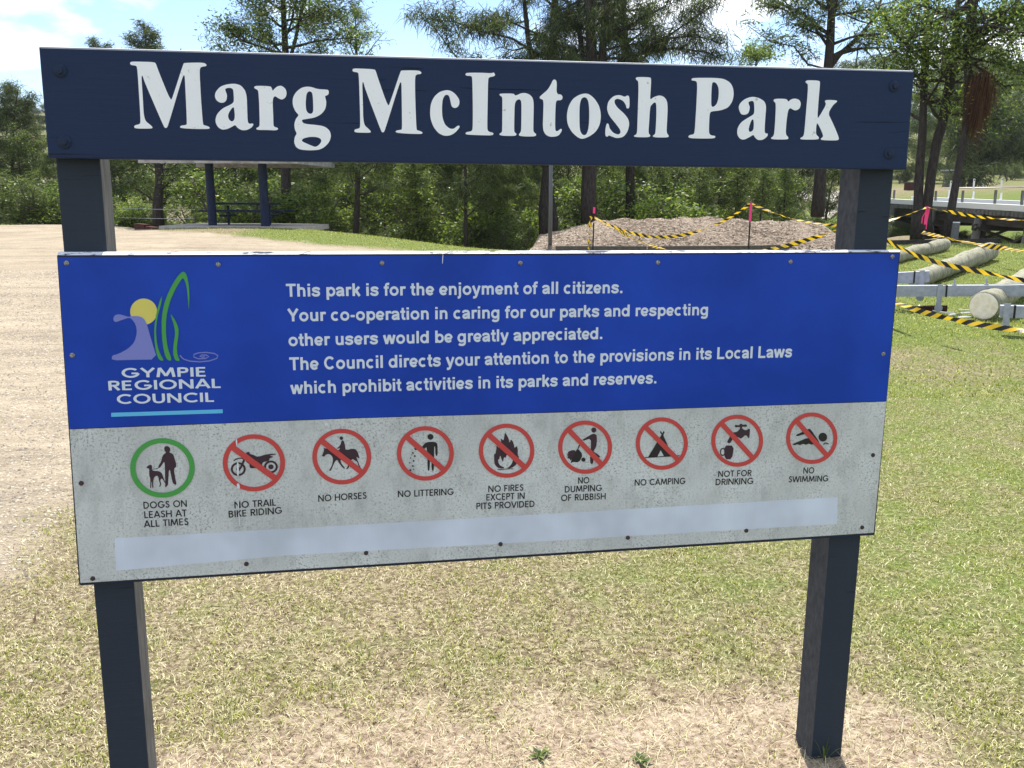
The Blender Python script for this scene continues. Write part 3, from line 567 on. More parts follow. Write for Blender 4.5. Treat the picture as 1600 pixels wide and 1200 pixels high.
STRAW = leafmat('dry grass', [(0, (.16, .11, .065)), (.12, (.32, .25, .15)), (.35, (.53, .46, .27)), (.75, (.70, .63, .41)), (1, (.52, .50, .21))], .6, .12)
GREEN = leafmat('green grass', [(0, (.11, .15, .03)), (.4, (.27, .295, .06)), (.75, (.43, .42, .11)), (1, (.54, .51, .22))], .55, .25)
def blades(name, N, ymin, ymax, lo, hi, wid, m, prob, lean=1.0, pw=1.0):
    d = ymin+(ymax-ymin)*rng.random(N)**pw; u = -330+2260*rng.random(N)
    x = CAM.x + d*(math.sin(-YAW)+np.cos(YAW)*(u-800)/F); y = CAM.y + d*(math.cos(-YAW)+math.sin(YAW)*(u-800)/F)
    keep = rng.random(N) < prob(x, y); x, y, d = x[keep], y[keep], d[keep]; k = len(x); z = H(x, y)-.004
    az = rng.random(k)*2*math.pi; Ln = (lo+(hi-lo)*rng.random(k)**1.6); ln = lean*(.35+.65*rng.random(k))
    ox, oy = np.cos(az), np.sin(az); w = wid*(.6+.8*rng.random(k))*(1+d*.07)
    rx, ry = -oy*w, ox*w
    b1 = np.stack([x-rx, y-ry, z], 1); b2 = np.stack([x+rx, y+ry, z], 1)
    mxp, mz = Ln*.55*np.sin(ln*.7), Ln*.55*np.cos(ln*.7)
    m1 = np.stack([x+ox*mxp-rx*.8, y+oy*mxp-ry*.8, z+mz], 1); m2 = np.stack([x+ox*mxp+rx*.8, y+oy*mxp+ry*.8, z+mz], 1)
    tx = mxp+Ln*.45*np.sin(np.minimum(ln*1.45, 1.75)); tz = mz+Ln*.45*np.cos(np.minimum(ln*1.45, 1.75))
    t = np.stack([x+ox*tx, y+oy*tx, z+np.maximum(tz, .003)], 1)
    v = np.stack([b1, b2, m2, m1, t], 1).reshape(-1, 3); i = np.arange(k)[:, None]*5
    f = np.concatenate([np.concatenate([i, i+1, i+2], 1), np.concatenate([i, i+2, i+3], 1), np.concatenate([i+3, i+2, i+4], 1)])
    o = link(bpy.data.objects.new(name, raw_mesh(name, v, f, m))); tag(o, kind='stuff'); return o
def patch(x, y): return .5+.5*np.clip(wob(x*.45+3, y*.45)+.6*wob(x*1.6, y*1.4+2), -1, 1)
def clump(x, y): return np.clip(.5+.9*wob(x*3.3, y*3.3)+.55*wob(x*9+1, y*9), 0, 1)
def p_straw(x, y): return (1-m_gravel(x, y))*(.25+.75*(1-m_lush(x, y)))*(1-.8*m_bare(x, y))*(.45+.55*clump(x+5, y-3))
def p_green(x, y): return (1-m_gravel(x, y)*.985)*(1-.90*m_bare(x, y))*np.clip(.34+.6*m_lush(x, y)+.6*(patch(x, y)-.4), .05, 1)*(.12+.88*clump(x, y)**1.5)
tag(blades('dry_grass', 300000, 2.1, 9.5, .012, .045, .0012, STRAW, p_straw, 1.75, 1.35), 'short dry straw coloured grass of the park lawn', 'grass')
tag(blades('green_grass', 620000, 2.1, 9.5, .012, .044, .0014, GREEN, p_green, 1.15, 1.3), 'patchy green grass blades growing through the dry lawn', 'grass')
def p_far(x, y): return (1-m_gravel(x, y))*np.clip(m_lush(x, y)+.25, 0, 1)*(y < 33)
tag(blades('lawn_grass', 230000, 9.0, 34, .025, .06, .003, GREEN, p_far, 1.1, 1.2), 'green mown lawn beyond the sign around the logs', 'grass')
# loose dry stalks on the trodden patch
def p_bare(x, y): return np.clip(m_bare(x, y), 0, 1)*.9
tag(blades('fallen_straw', 34000, 2.1, 4.2, .02, .09, .0008, STRAW, p_bare, 2.0, 1.0), 'loose fallen straw on the bare patch below the sign', 'straw')

# pebbles of the gravel lot and fallen leaves on the turf
kp = 60000; d_ = 3.5+16*rng.random(kp)**1.3; u_ = -250+520*rng.random(kp)
px_ = CAM.x+d_*(math.sin(-YAW)+np.cos(YAW)*(u_-800)/F); py_ = CAM.y+d_*(math.cos(-YAW)+math.sin(YAW)*(u_-800)/F)
kk_ = rng.random(kp) < m_gravel(px_, py_)*.9+.02; px_, py_, d_ = px_[kk_], py_[kk_], d_[kk_]; kp = len(px_); pz_ = H(px_, py_)
r_ = (.0022+.008*rng.random(kp)**3)*(1+d_*.05); oc = np.array([(1,0,0),(0,1,0),(-1,0,0),(0,-1,0),(0,0,.7),(0,0,-.5)], float)
th_ = rng.random(kp)*6.28; ca, sa = np.cos(th_), np.sin(th_); vv = oc[None]*(r_[:, None, None]*(.7+.6*rng.random((kp, 6, 1))))
vx = vv[:, :, 0]*ca[:, None]-vv[:, :, 1]*sa[:, None]; vy = vv[:, :, 0]*sa[:, None]+vv[:, :, 1]*ca[:, None]
vp = np.stack([vx+px_[:, None], vy+py_[:, None], vv[:, :, 2]+pz_[:, None]+.0015], -1).reshape(-1, 3)
fo = np.array([(0,1,4),(1,2,4),(2,3,4),(3,0,4)]); fp_ = (np.arange(kp)[:, None, None]*6+fo[None]).reshape(-1, 3)
PEB = leafmat('gravel stones', [(0, (.13, .115, .10)), (.4, (.32, .28, .22)), (.8, (.48, .42, .33)), (1, (.25, .215, .18))], .85, .0)
tag(link(bpy.data.objects.new('pebbles', raw_mesh('pebbles', vp, fp_, PEB))), 'loose pebbles strewn over the pale gravel lot', 'gravel', kind='stuff')
kl = 900; d_ = 2.2+7*rng.random(kl)**1.2; u_ = -250+2100*rng.random(kl)
lx = CAM.x+d_*(math.sin(-YAW)+np.cos(YAW)*(u_-800)/F); ly = CAM.y+d_*(math.cos(-YAW)+math.sin(YAW)*(u_-800)/F)
kk_ = rng.random(kl) < 1-m_gravel(lx, ly)*.8; lx, ly = lx[kk_], ly[kk_]; kl = len(lx); lz = H(lx, ly)+.012
an = rng.random(kl)*6.28; dx_ = np.stack([np.cos(an), np.sin(an), rng.normal(0, .3, kl)], 1); sx_ = np.stack([-np.sin(an), np.cos(an), rng.normal(0, .4, kl)], 1); ll = (.007+.013*rng.random(kl))[:, None]; o_ = np.stack([lx, ly, lz], 1)
vl = np.stack([o_-dx_*ll, o_+sx_*ll*.28, o_+dx_*ll, o_-sx_*ll*.28], 1).reshape(-1, 3)
LIT = leafmat('dead leaves', [(0, (.10, .055, .03)), (.5, (.22, .13, .07)), (1, (.36, .26, .16))], .7, .1)
tag(link(bpy.data.objects.new('fallen_leaves', raw_mesh('fallen_leaves', vl, np.arange(kl*4).reshape(-1, 4), LIT))), 'small dead leaves scattered through the lawn', 'leaf litter', kind='stuff')

# ================================================================== TREES AND SHRUBS
def barkmat(name, c0, c1, sc=5):
    m = mat(name, c0, .9, .1); g = nd(m, 'ShaderNodeTexCoord')
    a = noise(m, sc, 7, .7, vec=g.outputs['Object'], stretch=(3, 3, .5)); base(m, ramp(m, a, [(.3, c0), (.7, c1)])); bump(m, a, .7, .05); return m
BARK = barkmat('dark furrowed bark', (.018, .015, .014), (.075, .062, .055)); BARK2 = barkmat('grey brown bark', (.05, .042, .036), (.17, .145, .12))
NEED = leafmat('she oak needles', [(0, (.018, .030, .011)), (.35, (.038, .057, .019)), (.7, (.070, .095, .030)), (1, (.12, .14, .045))], .55, .4)
NEED2 = leafmat('olive needles', [(0, (.028, .044, .015)), (.5, (.09, .125, .038)), (1, (.21, .245, .085))], .55, .42)
LEAF = leafmat('bright leaves', [(0, (.04, .07, .012)), (.4, (.115, .175, .03)), (.8, (.22, .29, .055)), (1, (.36, .39, .12))], .42, .45)
LEAF2 = leafmat('deep green leaves', [(0, (.016, .030, .008)), (.5, (.048, .078, .018)), (.9, (.13, .175, .042)), (1, (.24, .26, .085))], .4, .38)
BROWNF = leafmat('rust brown dead fronds', [(0, (.04, .018, .011)), (.5, (.09, .043, .024)), (1, (.17, .085, .048))], .85, .25)
def interp(pts, t):
    k = len(pts)-1; i = min(int(t*k), k-1); f = t*k-i; return pts[i]*(1-f)+pts[i+1]*f
def grow(mb, rng, pts, rads, nb, t0, bl, el=(15, 55), sub=4, curl=.1, taper=.6, t1=1.0, az0=None, azw=math.pi, tips=False):
    """one stem with its limbs; returns the twig ends the foliage sits on"""
    pts = [np.array(p, float) for p in pts]
    mb.tube(pts, rads, 9); cl = []; ga = rng.random()*6.28
    for i in range(nb):
        f = (i+rng.random()*.9)/max(nb, 1); t = t0+(t1-t0)*f; p = interp(pts, t); r = float(np.interp(t*(len(pts)-1), range(len(pts)), rads))
        Lb = bl*(1-taper*f)*(.65+.6*rng.random()); ga += 2.4+.5*rng.random()
        az = ga if az0 is None else az0+(rng.random()*2-1)*azw
        e = R(el[0]+(el[1]-el[0])*rng.random()); d = np.array([math.cos(az)*math.cos(e), math.sin(az)*math.cos(e), math.sin(e)])
        bp = [p]
        for k in range(5):
            d = d+rng.normal(0, .16, 3)+np.array([0, 0, curl]); d /= np.linalg.norm(d); bp.append(bp[-1]+d*Lb/5)
        br = min(r*.5, .03+.022*Lb); mb.tube(bp, [max(br*(1-.16*k), .008) for k in range(6)], 5, cap=False)
        for s_ in range(sub):
            tt = .35+.65*(s_+rng.random())/sub; q = interp(bp, tt); dd = d+rng.normal(0, .75, 3); dd /= np.linalg.norm(dd); Ls = Lb*(.22+.22*rng.random())
            sp = [q, q+dd*Ls*.5, q+dd*Ls+np.array([0, 0, -.06*Ls])]; mb.tube(sp, [max(br*.4, .008), max(br*.25, .006), .004], 4, cap=False)
            cl += [sp[1], sp[2]] if not tips else [sp[2]]
        cl.append(bp[-1])
    return cl
def needles(cl, rng, n, spread, ln, w, droop):
    cl = np.array(cl); k = len(cl)*n; o = np.repeat(cl, n, 0)+rng.normal(0, 1, (k, 3))*np.array([spread, spread, spread*.7])
    d = rng.normal(0, 1, (k, 3)); d[:, 2] = d[:, 2]*.6-droop; d /= np.linalg.norm(d, axis=1)[:, None]
    s = np.cross(d, rng.normal(0, 1, (k, 3))); s /= np.linalg.norm(s, axis=1)[:, None]+1e-9
    l = (ln*(.5+rng.random(k)))[:, None]; w = (w*(.6+.8*rng.random(k)))[:, None]
    b = o+d*l*.5; b[:, 2] += .0; t = b+(d+np.array([0, 0, -.45*droop]))*l*.5
    v = np.stack([o-s*w*.5, o+s*w*.5, b+s*w*.45, b-s*w*.45, t], 1).reshape(-1, 3); i = np.arange(k)[:, None]*5
    return v, np.concatenate([np.concatenate([i, i+1, i+2], 1), np.concatenate([i, i+2, i+3], 1), np.concatenate([i+3, i+2, i+4], 1)])
def leaves(cl, rng, n, spread, sz, flat_=.5):
    cl = np.array(cl); k = len(cl)*n; o = np.repeat(cl, n, 0)+rng.normal(0, 1, (k, 3))*np.array([spread, spread, spread*.75])
    d = rng.normal(0, 1, (k, 3)); d[:, 2] = d[:, 2]*.7-.25; d /= np.linalg.norm(d, axis=1)[:, None]
    nn = rng.normal(0, 1, (k, 3)); nn[:, 2] = np.abs(nn[:, 2])+flat_; s = np.cross(d, nn); s /= np.linalg.norm(s, axis=1)[:, None]+1e-9
    l = (sz*(.55+.9*rng.random(k)))[:, None]; w = l*.42
    m_ = o+d*l*.45; v = np.stack([o, m_+s*w*.5, o+d*l, m_-s*w*.5], 1).reshape(-1, 3); i = np.arange(k)[:, None]*4
    return v, np.concatenate([np.concatenate([i, i+1, i+2], 1), np.concatenate([i, i+2, i+3], 1)])
def plant(name, label, cat, stems, fol, bark, loc, group=None, rz=0, local=True):
    """stems: function(mb, rng) -> twig ends; fol: list of (function(cl, rng) -> v, f ; material ; share)"""
    r = np.random.default_rng(abs(hash(name+label)) % 9999 if False else sum(map(ord, name+label)) % 9973)
    t = thing(name, label, cat, loc, rz, group); mb = MB(); cl = stems(mb, r)
    mb.build('trunk', bark, t, smooth=True)
    cl = np.array(cl); r.shuffle(cl); a = 0
    for fn, m, share in fol:
        b = min(len(cl), a+max(1, int(share*len(cl)+.5))); v, f = fn(cl[a:b], r); a = b
        link(bpy.data.objects.new('crown', raw_mesh('crown', v, f, m)), t)
    return t
def copy_tree(o, loc, rz, sc, label=None, group=None):
    c = o.copy(); C.objects.link(c); c.location = loc; c.rotation_euler = (0, 0, rz); c.scale = sc
    if label: c['label'] = label
    if group: c['group'] = group
    for ch in list(o.children):
        k = ch.copy(); C.objects.link(k); k.parent = c
    return c
def rel(pts, o): return [np.array(p)-np.array(o) for p in pts]
def bend(rng, H_, r0, lean=.05, n=7):
    pts = [np.zeros(3)]; d = np.array([rng.normal(0, lean), rng.normal(0, lean), 1.0])
    for k in range(n-1): d = d+rng.normal(0, lean*.6, 3)*np.array([1, 1, 0]); pts.append(pts[-1]+d/np.linalg.norm(d)*H_/(n-1))
    return pts, [max(r0*(1-.13*k), .015) for k in range(n)]

# ---- prototypes of the belt (unit trees, copied with their own size and turn)
protos = {}
def proto(kind, name, label, cat, stems, fol, bark): protos[kind] = [plant(name, label, cat, stems, fol, bark, (0, 0, 0))]; protos[kind+'_used'] = False
def st_oak(Ht, r0, nb, bl, t0=.12, el=(5, 45)):
    def f(mb, rng):
        p, q = bend(rng, Ht, r0); return grow(mb, rng, p, q, nb, t0, bl, el, 4, .02, .55)
    return f
def st_bush(Ht, rad_, ns):
    def f(mb, rng):
        cl = []
        for i in range(ns):
            a = rng.random()*6.28; o = np.array([math.cos(a), math.sin(a), 0])*rad_*.45*rng.random(); d = np.array([math.cos(a)*.45, math.sin(a)*.45, 1.0]); hh = Ht*(.55+.45*rng.random())
            pts = [o+d*hh*k/5+rng.normal(0, .03*hh, 3)*(k > 0) for k in range(6)]
            cl += grow(mb, rng, pts, [.05*(1-.15*k)+.01 for k in range(6)], 7, .12, rad_*.75, (0, 50), 3, .05, .4)
        return cl
    return f
proto('oak', 'sheoak_tree', 'x', 'tree', st_oak(10, .17, 34, 2.4), [(lambda c, r: needles(c, r, 44, .30, .42, .028, .75), NEED, 1)], BARK)
proto('oak2', 'sheoak_tree', 'x', 'tree', st_oak(10, .14, 30, 2.0, .05), [(lambda c, r: needles(c, r, 40, .28, .40, .030, .6), NEED2, 1)], BARK2)
proto('gum', 'broadleaf_tree', 'x', 'tree', st_oak(9, .16, 30, 2.8, .10, (10, 55)), [(lambda c, r: leaves(c, r, 44, .33, .135), LEAF2, .7), (lambda c, r: leaves(c, r, 42, .3, .13), LEAF, .3)], BARK)
proto('bush', 'leafy_shrub', 'x', 'shrub', st_bush(3, 1.5, 9), [(lambda c, r: leaves(c, r, 26, .17, .12), LEAF, .75), (lambda c, r: leaves(c, r, 22, .2, .11), LEAF2, .25)], BARK2)
proto('bush2', 'leafy_shrub', 'x', 'shrub', st_bush(3, 1.3, 8), [(lambda c, r: leaves(c, r, 28, .2, .10), LEAF2, .6), (lambda c, r: needles(c, r, 22, .2, .3, .025, .2), NEED2, .4)], BARK2)
proto('sap', 'slender_sapling', 'x', 'tree', st_oak(6, .06, 26, 1.2, .06, (5, 50)), [(lambda c, r: needles(c, r, 24, .17, .30, .024, .45), NEED2, .6), (lambda c, r: leaves(c, r, 22, .2, .11), LEAF, .4)], BARK)
prng = random.Random(5)
def put(kind, u, d, Ht, wsc=1.0, label=None, group=None, z=None):
    unit = {'oak': 10, 'oak2': 10, 'gum': 9, 'bush': 3, 'bush2': 3, 'sap': 6}[kind]; p = P(u, 305, d); gz_ = h(p.x, p.y) if z is None else z
    s = Ht/unit; loc = (p.x, p.y, gz_-.08); sc = (s*wsc, s*wsc, s); rz = prng.random()*6.28; o = protos[kind][0]
    if not protos[kind+'_used']:
        protos[kind+'_used'] = True; o.location = loc; o.rotation_euler = (0, 0, rz); o.scale = sc; o['label'] = label
        if group: o['group'] = group
        return o
    return copy_tree(o, loc, rz, sc, label, group)
def zone(u):
    return 'left of the sign' if u < 95 else 'seen through the gap beside the left post' if u < 300 else 'behind the picnic shelter' if u < 480 else 'above the grassy rise' if u < 830 else 'behind the mulch mound' if u < 1330 else 'beside the timber bridge'
def belt(kind, items, what, group):
    for u, d, Ht, w in items:
        put(kind, u+prng.uniform(-8, 8), d+prng.uniform(-1.5, 1.5), Ht*prng.uniform(.92, 1.08), w*prng.uniform(.9, 1.15), '%s %s' % (what, zone(u)), '%s %s' % (group, zone(u)))
# back rows: tall dark trees that close the view between board and panel
belt('oak', [(-160,60,7.6,1.2),(-70,61,7.6,1.2),(8,60,7.7,1.1),(60,64,5.8,1.2),(128,62,8.2,1.2),(205,64,8.6,1.3),(290,63,9.4,1.3),(375,62,9,1.3),(450,60,9.4,1.2),(535,61,9.2,1.3),(610,59,9.8,1.3),(690,60,9.6,1.3),(770,60,9.6,1.3),(850,58,10,1.3),(930,60,10,1.3),(1010,60,10.0,1.3),(1090,60,9.6,1.3),(1165,60,9.4,1.3),(1240,60,8.8,1.3)], 'tall dark she-oak of the tree belt', 'tall she-oaks')
belt('gum', [(-110,55,5.2,1.2),(30,57,5.0,1.1),(250,55,8,1.2),(345,54,7.6,1.2),(500,52,7.4,1.1),(585,54,7,1.2),(730,53,7.2,1.2),(890,54,7,1.2),(975,52,6.6,1.2),(1060,54,7.2,1.2),(1150,53,6.4,1.2)], 'broad-leaved green tree of the tree belt', 'broadleaf trees')
belt('oak2', [(-30,53,4.8,1.0),(85,54,5.6,1.0),(180,52,7,1.1),(420,50,7,1.1),(505,45,7,1.1),(560,44,6.6,1.1),(610,46,6.8,1.1),(655,42,6.8,1.1),(700,43,6.4,1.1),(755,42,6.8,1.1),(805,45,6.5,1.0),(1000,50,6.8,1.1),(1120,50,6.6,1.1),(1210,52,6.6,1.1),(1290,54,6.0,1.1)], 'feathery olive she-oak of the tree belt', 'olive she-oaks')
# front row: saplings and bright shrubs at the edge of the clearing
belt('sap', [(515,42,4.6,1.1),(600,41,4.8,1.2),(655,40,5.0,1.2),(682,41,5.2,1.1),(760,41,5.0,1.2),(820,46,4.6,1.1),(897,48,4.8,1.0),(960,46,5.0,1.2),(1045,47,5.2,1.2),(1100,46,5.0,1.2),(1140,48,5.4,1.2),(1180,46,5.0,1.2),(1235,47,4.8,1.1),(240,50,3.2,1.2)], 'slender pale green sapling', 'saplings')
belt('bush', [(-95,47,2.0,1.5),(-20,47.5,2.0,1.5),(45,47,1.9,1.5),(110,47,2.3,1.4),(185,46,2.0,1.2),(215,45,1.6,1.2),(385,44,3.6,1.2),(425,43,3.0,1.2),(478,42,4.0,1.1),(520,42,1.8,1.2),(690,39,3.9,1.0),(800,41,3.7,.9),(985,44,4.4,1.1),(1015,46,4.6,1.2),(1165,46,2.6,1.2),(1330,48,2.0,1.2),(1310,46,1.6,1.2)], 'bright leafy shrub', 'bright shrubs')
belt('bush2', [(330,46,2.6,1.2),(640,40,1.6,1.2),(785,40,2.2,1.1),(890,46,2.4,1.1),(950,45,3.2,1.2),(1060,46,3.0,1.3),(1120,45,2.6,1.3),(1195,46,2.4,1.3),(1260,47,2.2,1.2),(75,46,2.4,1.3),(-60,47,2.6,1.3)], 'dense dull green shrub', 'dull green shrubs')
belt('bush', [(1400,52,1.3,1.6),(1425,55,1.2,1.6),(1455,58,1.3,1.5),(1520,54,1.1,1.8),(1560,53,1.1,1.8),(1600,52,1.1,1.8),(1640,52,1.1,1.8)], 'low bright green clump growing', 'green clumps under the bridge')

# ---- trees the photo shows one by one
def stem_px(uvd, r): return [np.array(P(*q)) for q in uvd]
def single(name, label, stems_px, fol, bark, nb, bl, t0, el=(10, 55), sub=4, taper=.5, group=None, curl=.05, t1=1.0, extra=None):
    b0 = np.array(P(*stems_px[0][0][0])); o = np.array((b0[0], b0[1], min(h(b0[0], b0[1]), b0[2])))
    def f(mb, rng):
        cl = []
        for uvd, rads, n_ in stems_px:
            cl += grow(mb, rng, rel([np.array(P(*q)) for q in uvd], o), rads, n_, t0, bl, el, sub, curl, taper, t1)
        if extra: cl += extra(mb, rng, o)
        return cl
    return plant(name, label, 'tree', f, fol, bark, tuple(o))
def limb(pxs, r0, nsub, Ls, az=None):
    """a limb followed in the photo: its twigs end in foliage"""
    def f(mb, rng, o):
        cl = []
        for uvd, r, n_, l_ in pxs:
            pts = rel([np.array(P(*q)) for q in uvd], o); k = len(pts); mb.tube(pts, [max(r*(1-.75*i/(k-1)), .012) for i in range(k)], 6, cap=False)
            for i in range(n_):
                t = .3+.7*(i+rng.random())/n_; q = interp(pts, t); d = rng.normal(0, 1, 3); d[2] = abs(d[2])*.6; d /= np.linalg.norm(d)
                e = q+d*l_*(.5+rng.random()*.7); mb.tube([q, (q+e)/2+rng.normal(0, .05, 3), e], [max(r*.22, .01), .01, .005], 4, cap=False); cl += [e, (q+e)/2]
        return cl
    return f
nd_ = lambda n, sp, ln, w, dr: (lambda c, r: needles(c, r, n, sp, ln, w, dr))
lf_ = lambda n, sp, sz: (lambda c, r: leaves(c, r, n, sp, sz))
# open tree over the left half of the board
single('sheoak_tree', 'open crowned tree rising above the word on the left half of the board', [([(448,357,44),(447,300,44),(446,200,44),(447,100,44),(444,40,44),(440,-60,44),(436,-130,44)], [.23,.22,.2,.17,.13,.09,.04], 24), ([(446,120,44),(462,60,44),(475,0,44),(490,-70,44)], [.1,.08,.06,.03], 9)],
       [(nd_(60, .30, .3, .026, .3), NEED2, .4), (lf_(80, .34, .15), LEAF, .3), (lf_(70, .34, .15), LEAF2, .3)], BARK, 0, 2.9, .40, (-5, 40), 7, .3)
single('sheoak_tree', 'small pointed tree top showing over the board above the letter M', [([(560,330,58),(559,180,58),(557,90,58),(556,50,58),(555,20,58)], [.16,.14,.1,.05,.02], 30)], [(nd_(11, .14, .26, .026, .2), NEED2, .6), (lf_(9, .15, .12), LEAF, .4)], BARK, 0, 2.3, .45, (25, 60), 3, .85)
single('sheoak_tree', 'little dark tree top peeking over the left end of the board', [([(225,340,66),(226,200,66),(227,110,66),(228,50,66)], [.16,.14,.1,.03], 18)], [(nd_(30, .2, .3, .03, .2), NEED, 1)], BARK, 0, 1.3, .72, (10, 50), 3, .3)
single('sheoak_tree', 'tiny twiggy tree top at the far left end of the board', [([(158,340,70),(158,200,70),(157,110,70),(155,72,70)], [.14,.12,.08,.02], 12)], [(nd_(24, .18, .3, .03, .2), NEED, 1)], BARK, 0, .8, .8, (10, 50), 3, .3)
single('sheoak_tree', 'she-oak with a slim dark trunk at the right end of the shelter slab', [([(556,374,38.5),(558,330,38.5),(559,280,38.5),(560,220,38.5),(561,150,38.5),(561,95,38.5)], [.13,.115,.10,.08,.05,.02], 24)], [(nd_(30, .2, .42, .02, .8), NEED, .6), (nd_(26, .2, .36, .022, .5), NEED2, .4)], BARK, 0, 1.6, .3, (-10, 45), 3, .6)
single('sheoak_tree', 'she-oak with a thin straight trunk where the grassy rise ends', [([(728,390,37),(728,340,37),(727,280,37),(727,220,37),(726,150,37),(726,110,37)], [.075,.07,.06,.05,.035,.015], 26)], [(nd_(26, .2, .42, .02, .8), NEED, .5), (nd_(26, .2, .36, .022, .5), NEED2, .5)], BARK, 0, 1.5, .18, (-10, 40), 3, .5)
single('broadleaf_tree', 'dark gnarled tree in the hollow between the left post and the shelter', [([(248,356,43),(246,320,43),(250,285,43),(247,240,43),(243,180,43),(240,110,43)], [.27,.22,.20,.18,.12,.03], 16)], [(lf_(26, .26, .12), LEAF2, 1)], BARK, 0, 2.2, .42, (0, 45), 3, .4,
       extra=limb([([(247,318,43),(228,305,42.6),(208,292,42.3),(196,280,42)], .06, 8, .5), ([(249,300,43),(268,282,42.6),(285,270,42.3)], .05, 8, .5)], 0, 0, 0))
# she-oak clump behind the pole and mound
single('sheoak_tree', 'twin stemmed dark she-oak right behind the thin grey pole', [([(852,378,40),(850,330,40),(856,260,40),(858,160,40),(866,60,40),(868,-40,40),(870,-150,40)], [.26,.24,.21,.19,.17,.13,.05], 26), ([(864,378,40.3),(866,345,40.3),(858,300,40.3),(852,240,40.3),(842,150,41),(825,60,41),(815,-40,41),(808,-120,41)], [.2,.18,.17,.15,.13,.11,.08,.03], 20)],
       [(nd_(40, .24, .42, .024, .9), NEED, .85), (nd_(26, .22, .34, .024, .5), NEED2, .15)], BARK, 0, 2.1, .38, (-20, 35), 3, .2,
       extra=limb([([(858,95,40),(800,60,39),(750,48,38.5),(710,34,38),(672,30,38)], .06, 16, .75), ([(840,120,40),(760,110,39),(715,92,38.5),(680,45,38),(660,28,38)], .045, 14, .7), ([(855,60,40),(800,35,39.5),(768,40,39),(745,25,38.6)], .05, 10, .6)], 0, 0, 0))
single('sheoak_tree', 'thick trunked she-oak with many stems behind the striped stake', [([(920,348,38),(919,300,38),(922,240,38),(926,150,38),(924,80,38),(920,0,38),(918,-110,38)], [.33,.30,.28,.25,.22,.18,.06], 22), ([(926,180,38),(940,100,38),(946,20,38),(950,-90,38)], [.2,.17,.13,.05], 16), ([(922,200,38.3),(912,110,38.4),(905,40,38.6),(900,-80,38.6)], [.15,.13,.1,.04], 14)],
       [(nd_(34, .22, .42, .024, .9), NEED, .8), (nd_(26, .22, .36, .024, .6), NEED2, .2)], BARK, 0, 1.9, .36, (-20, 35), 3, .2,
       extra=limb([([(935,150,38),(985,95,38),(1030,62,37.6),(1052,52,37.4)], .09, 14, .7), ([(940,110,38),(1000,82,38),(1060,75,37.5),(1105,82,37),(1140,98,37)], .07, 16, .6), ([(1030,62,37.6),(1085,55,37.4),(1130,68,37)], .05, 10, .6), ([(1005,85,38),(1060,45,37.8),(1100,18,37.6),(1125,4,37.5)], .05, 16, .75), ([(950,60,38),(1000,30,38),(1040,10,38),(1060,-40,38)], .06, 14, .8)], 0, 0, 0))
single('sheoak_tree', 'she-oak with paler bark standing right of the thick trunked one', [([(985,340,44),(984,240,44),(980,130,44),(975,40,44),(970,-100,44)], [.22,.2,.18,.15,.05], 26)], [(nd_(34, .24, .42, .026, .8), NEED, .7), (nd_(28, .24, .36, .026, .5), NEED2, .3)], BARK, 0, 2.1, .38, (-15, 40), 3, .3)
single('broadleaf_tree', 'small bright tree top over the board left of the last word', [([(1182,330,62),(1181,200,62),(1180,120,62),(1182,85,62)], [.16,.14,.1,.03], 12)], [(lf_(26, .22, .18), LEAF, 1)], BARK, 0, 1.3, .82, (5, 50), 3, .3)
# tree over the last word
single('sheoak_tree', 'dark trunked tree rising above the last word of the board', [([(1277,338,42),(1280,300,42),(1284,240,42),(1290,150,42),(1297,70,42),(1300,0,42),(1304,-110,42)], [.30,.27,.25,.22,.19,.15,.05], 18), ([(1293,110,42),(1312,85,42),(1345,55,42),(1372,20,42),(1385,-40,42)], [.13,.11,.09,.06,.03], 14)],
       [(lf_(24, .22, .15), LEAF2, .45), (nd_(34, .24, .34, .03, .4), NEED2, .55)], BARK, 0, 2.6, .62, (0, 45), 4, .2,
       extra=limb([([(1297,110,42),(1262,100,41.5),(1240,72,41),(1205,66,41),(1168,40,41)], .05, 12, .5), ([(1298,60,42),(1265,48,41.6),(1235,35,41.2)], .06, 12, .6), ([(1310,85,42),(1350,75,41.6),(1378,50,41.2)], .06, 10, .6), ([(1296,55,42),(1225,15,42),(1195,5,42)], .05, 12, .6)], 0, 0, 0))
# right hand group on the bridge bank
single('broadleaf_tree', 'twin trunked leafy tree forking low beside the bridge', [([(1437,374,33),(1434,345,33),(1434.5,320,33),(1437,260,33),(1441,215,33),(1442,190,33),(1445,110,33),(1446,40,33),(1452,-60,33)], [.33,.22,.16,.145,.14,.125,.125,.11,.05], 16), ([(1445,372,33),(1446,340,33),(1449,320,33),(1457,260,33),(1463,225,33),(1473,190,33),(1484,130,33),(1494,60,33),(1500,-50,33)], [.30,.22,.17,.155,.16,.16,.165,.13,.05], 16)],
       [(lf_(40, .28, .12), LEAF, .7), (lf_(34, .26, .11), LEAF2, .3)], BARK, 0, 2.3, .62, (-15, 40), 4, .25, curl=-.02,
       extra=limb([([(1446,100,33),(1420,75,32.5),(1395,50,32),(1380,20,32)], .07, 16, .6), ([(1448,130,33),(1425,112,32.5),(1405,100,32)], .04, 10, .5)], 0, 0, 0))
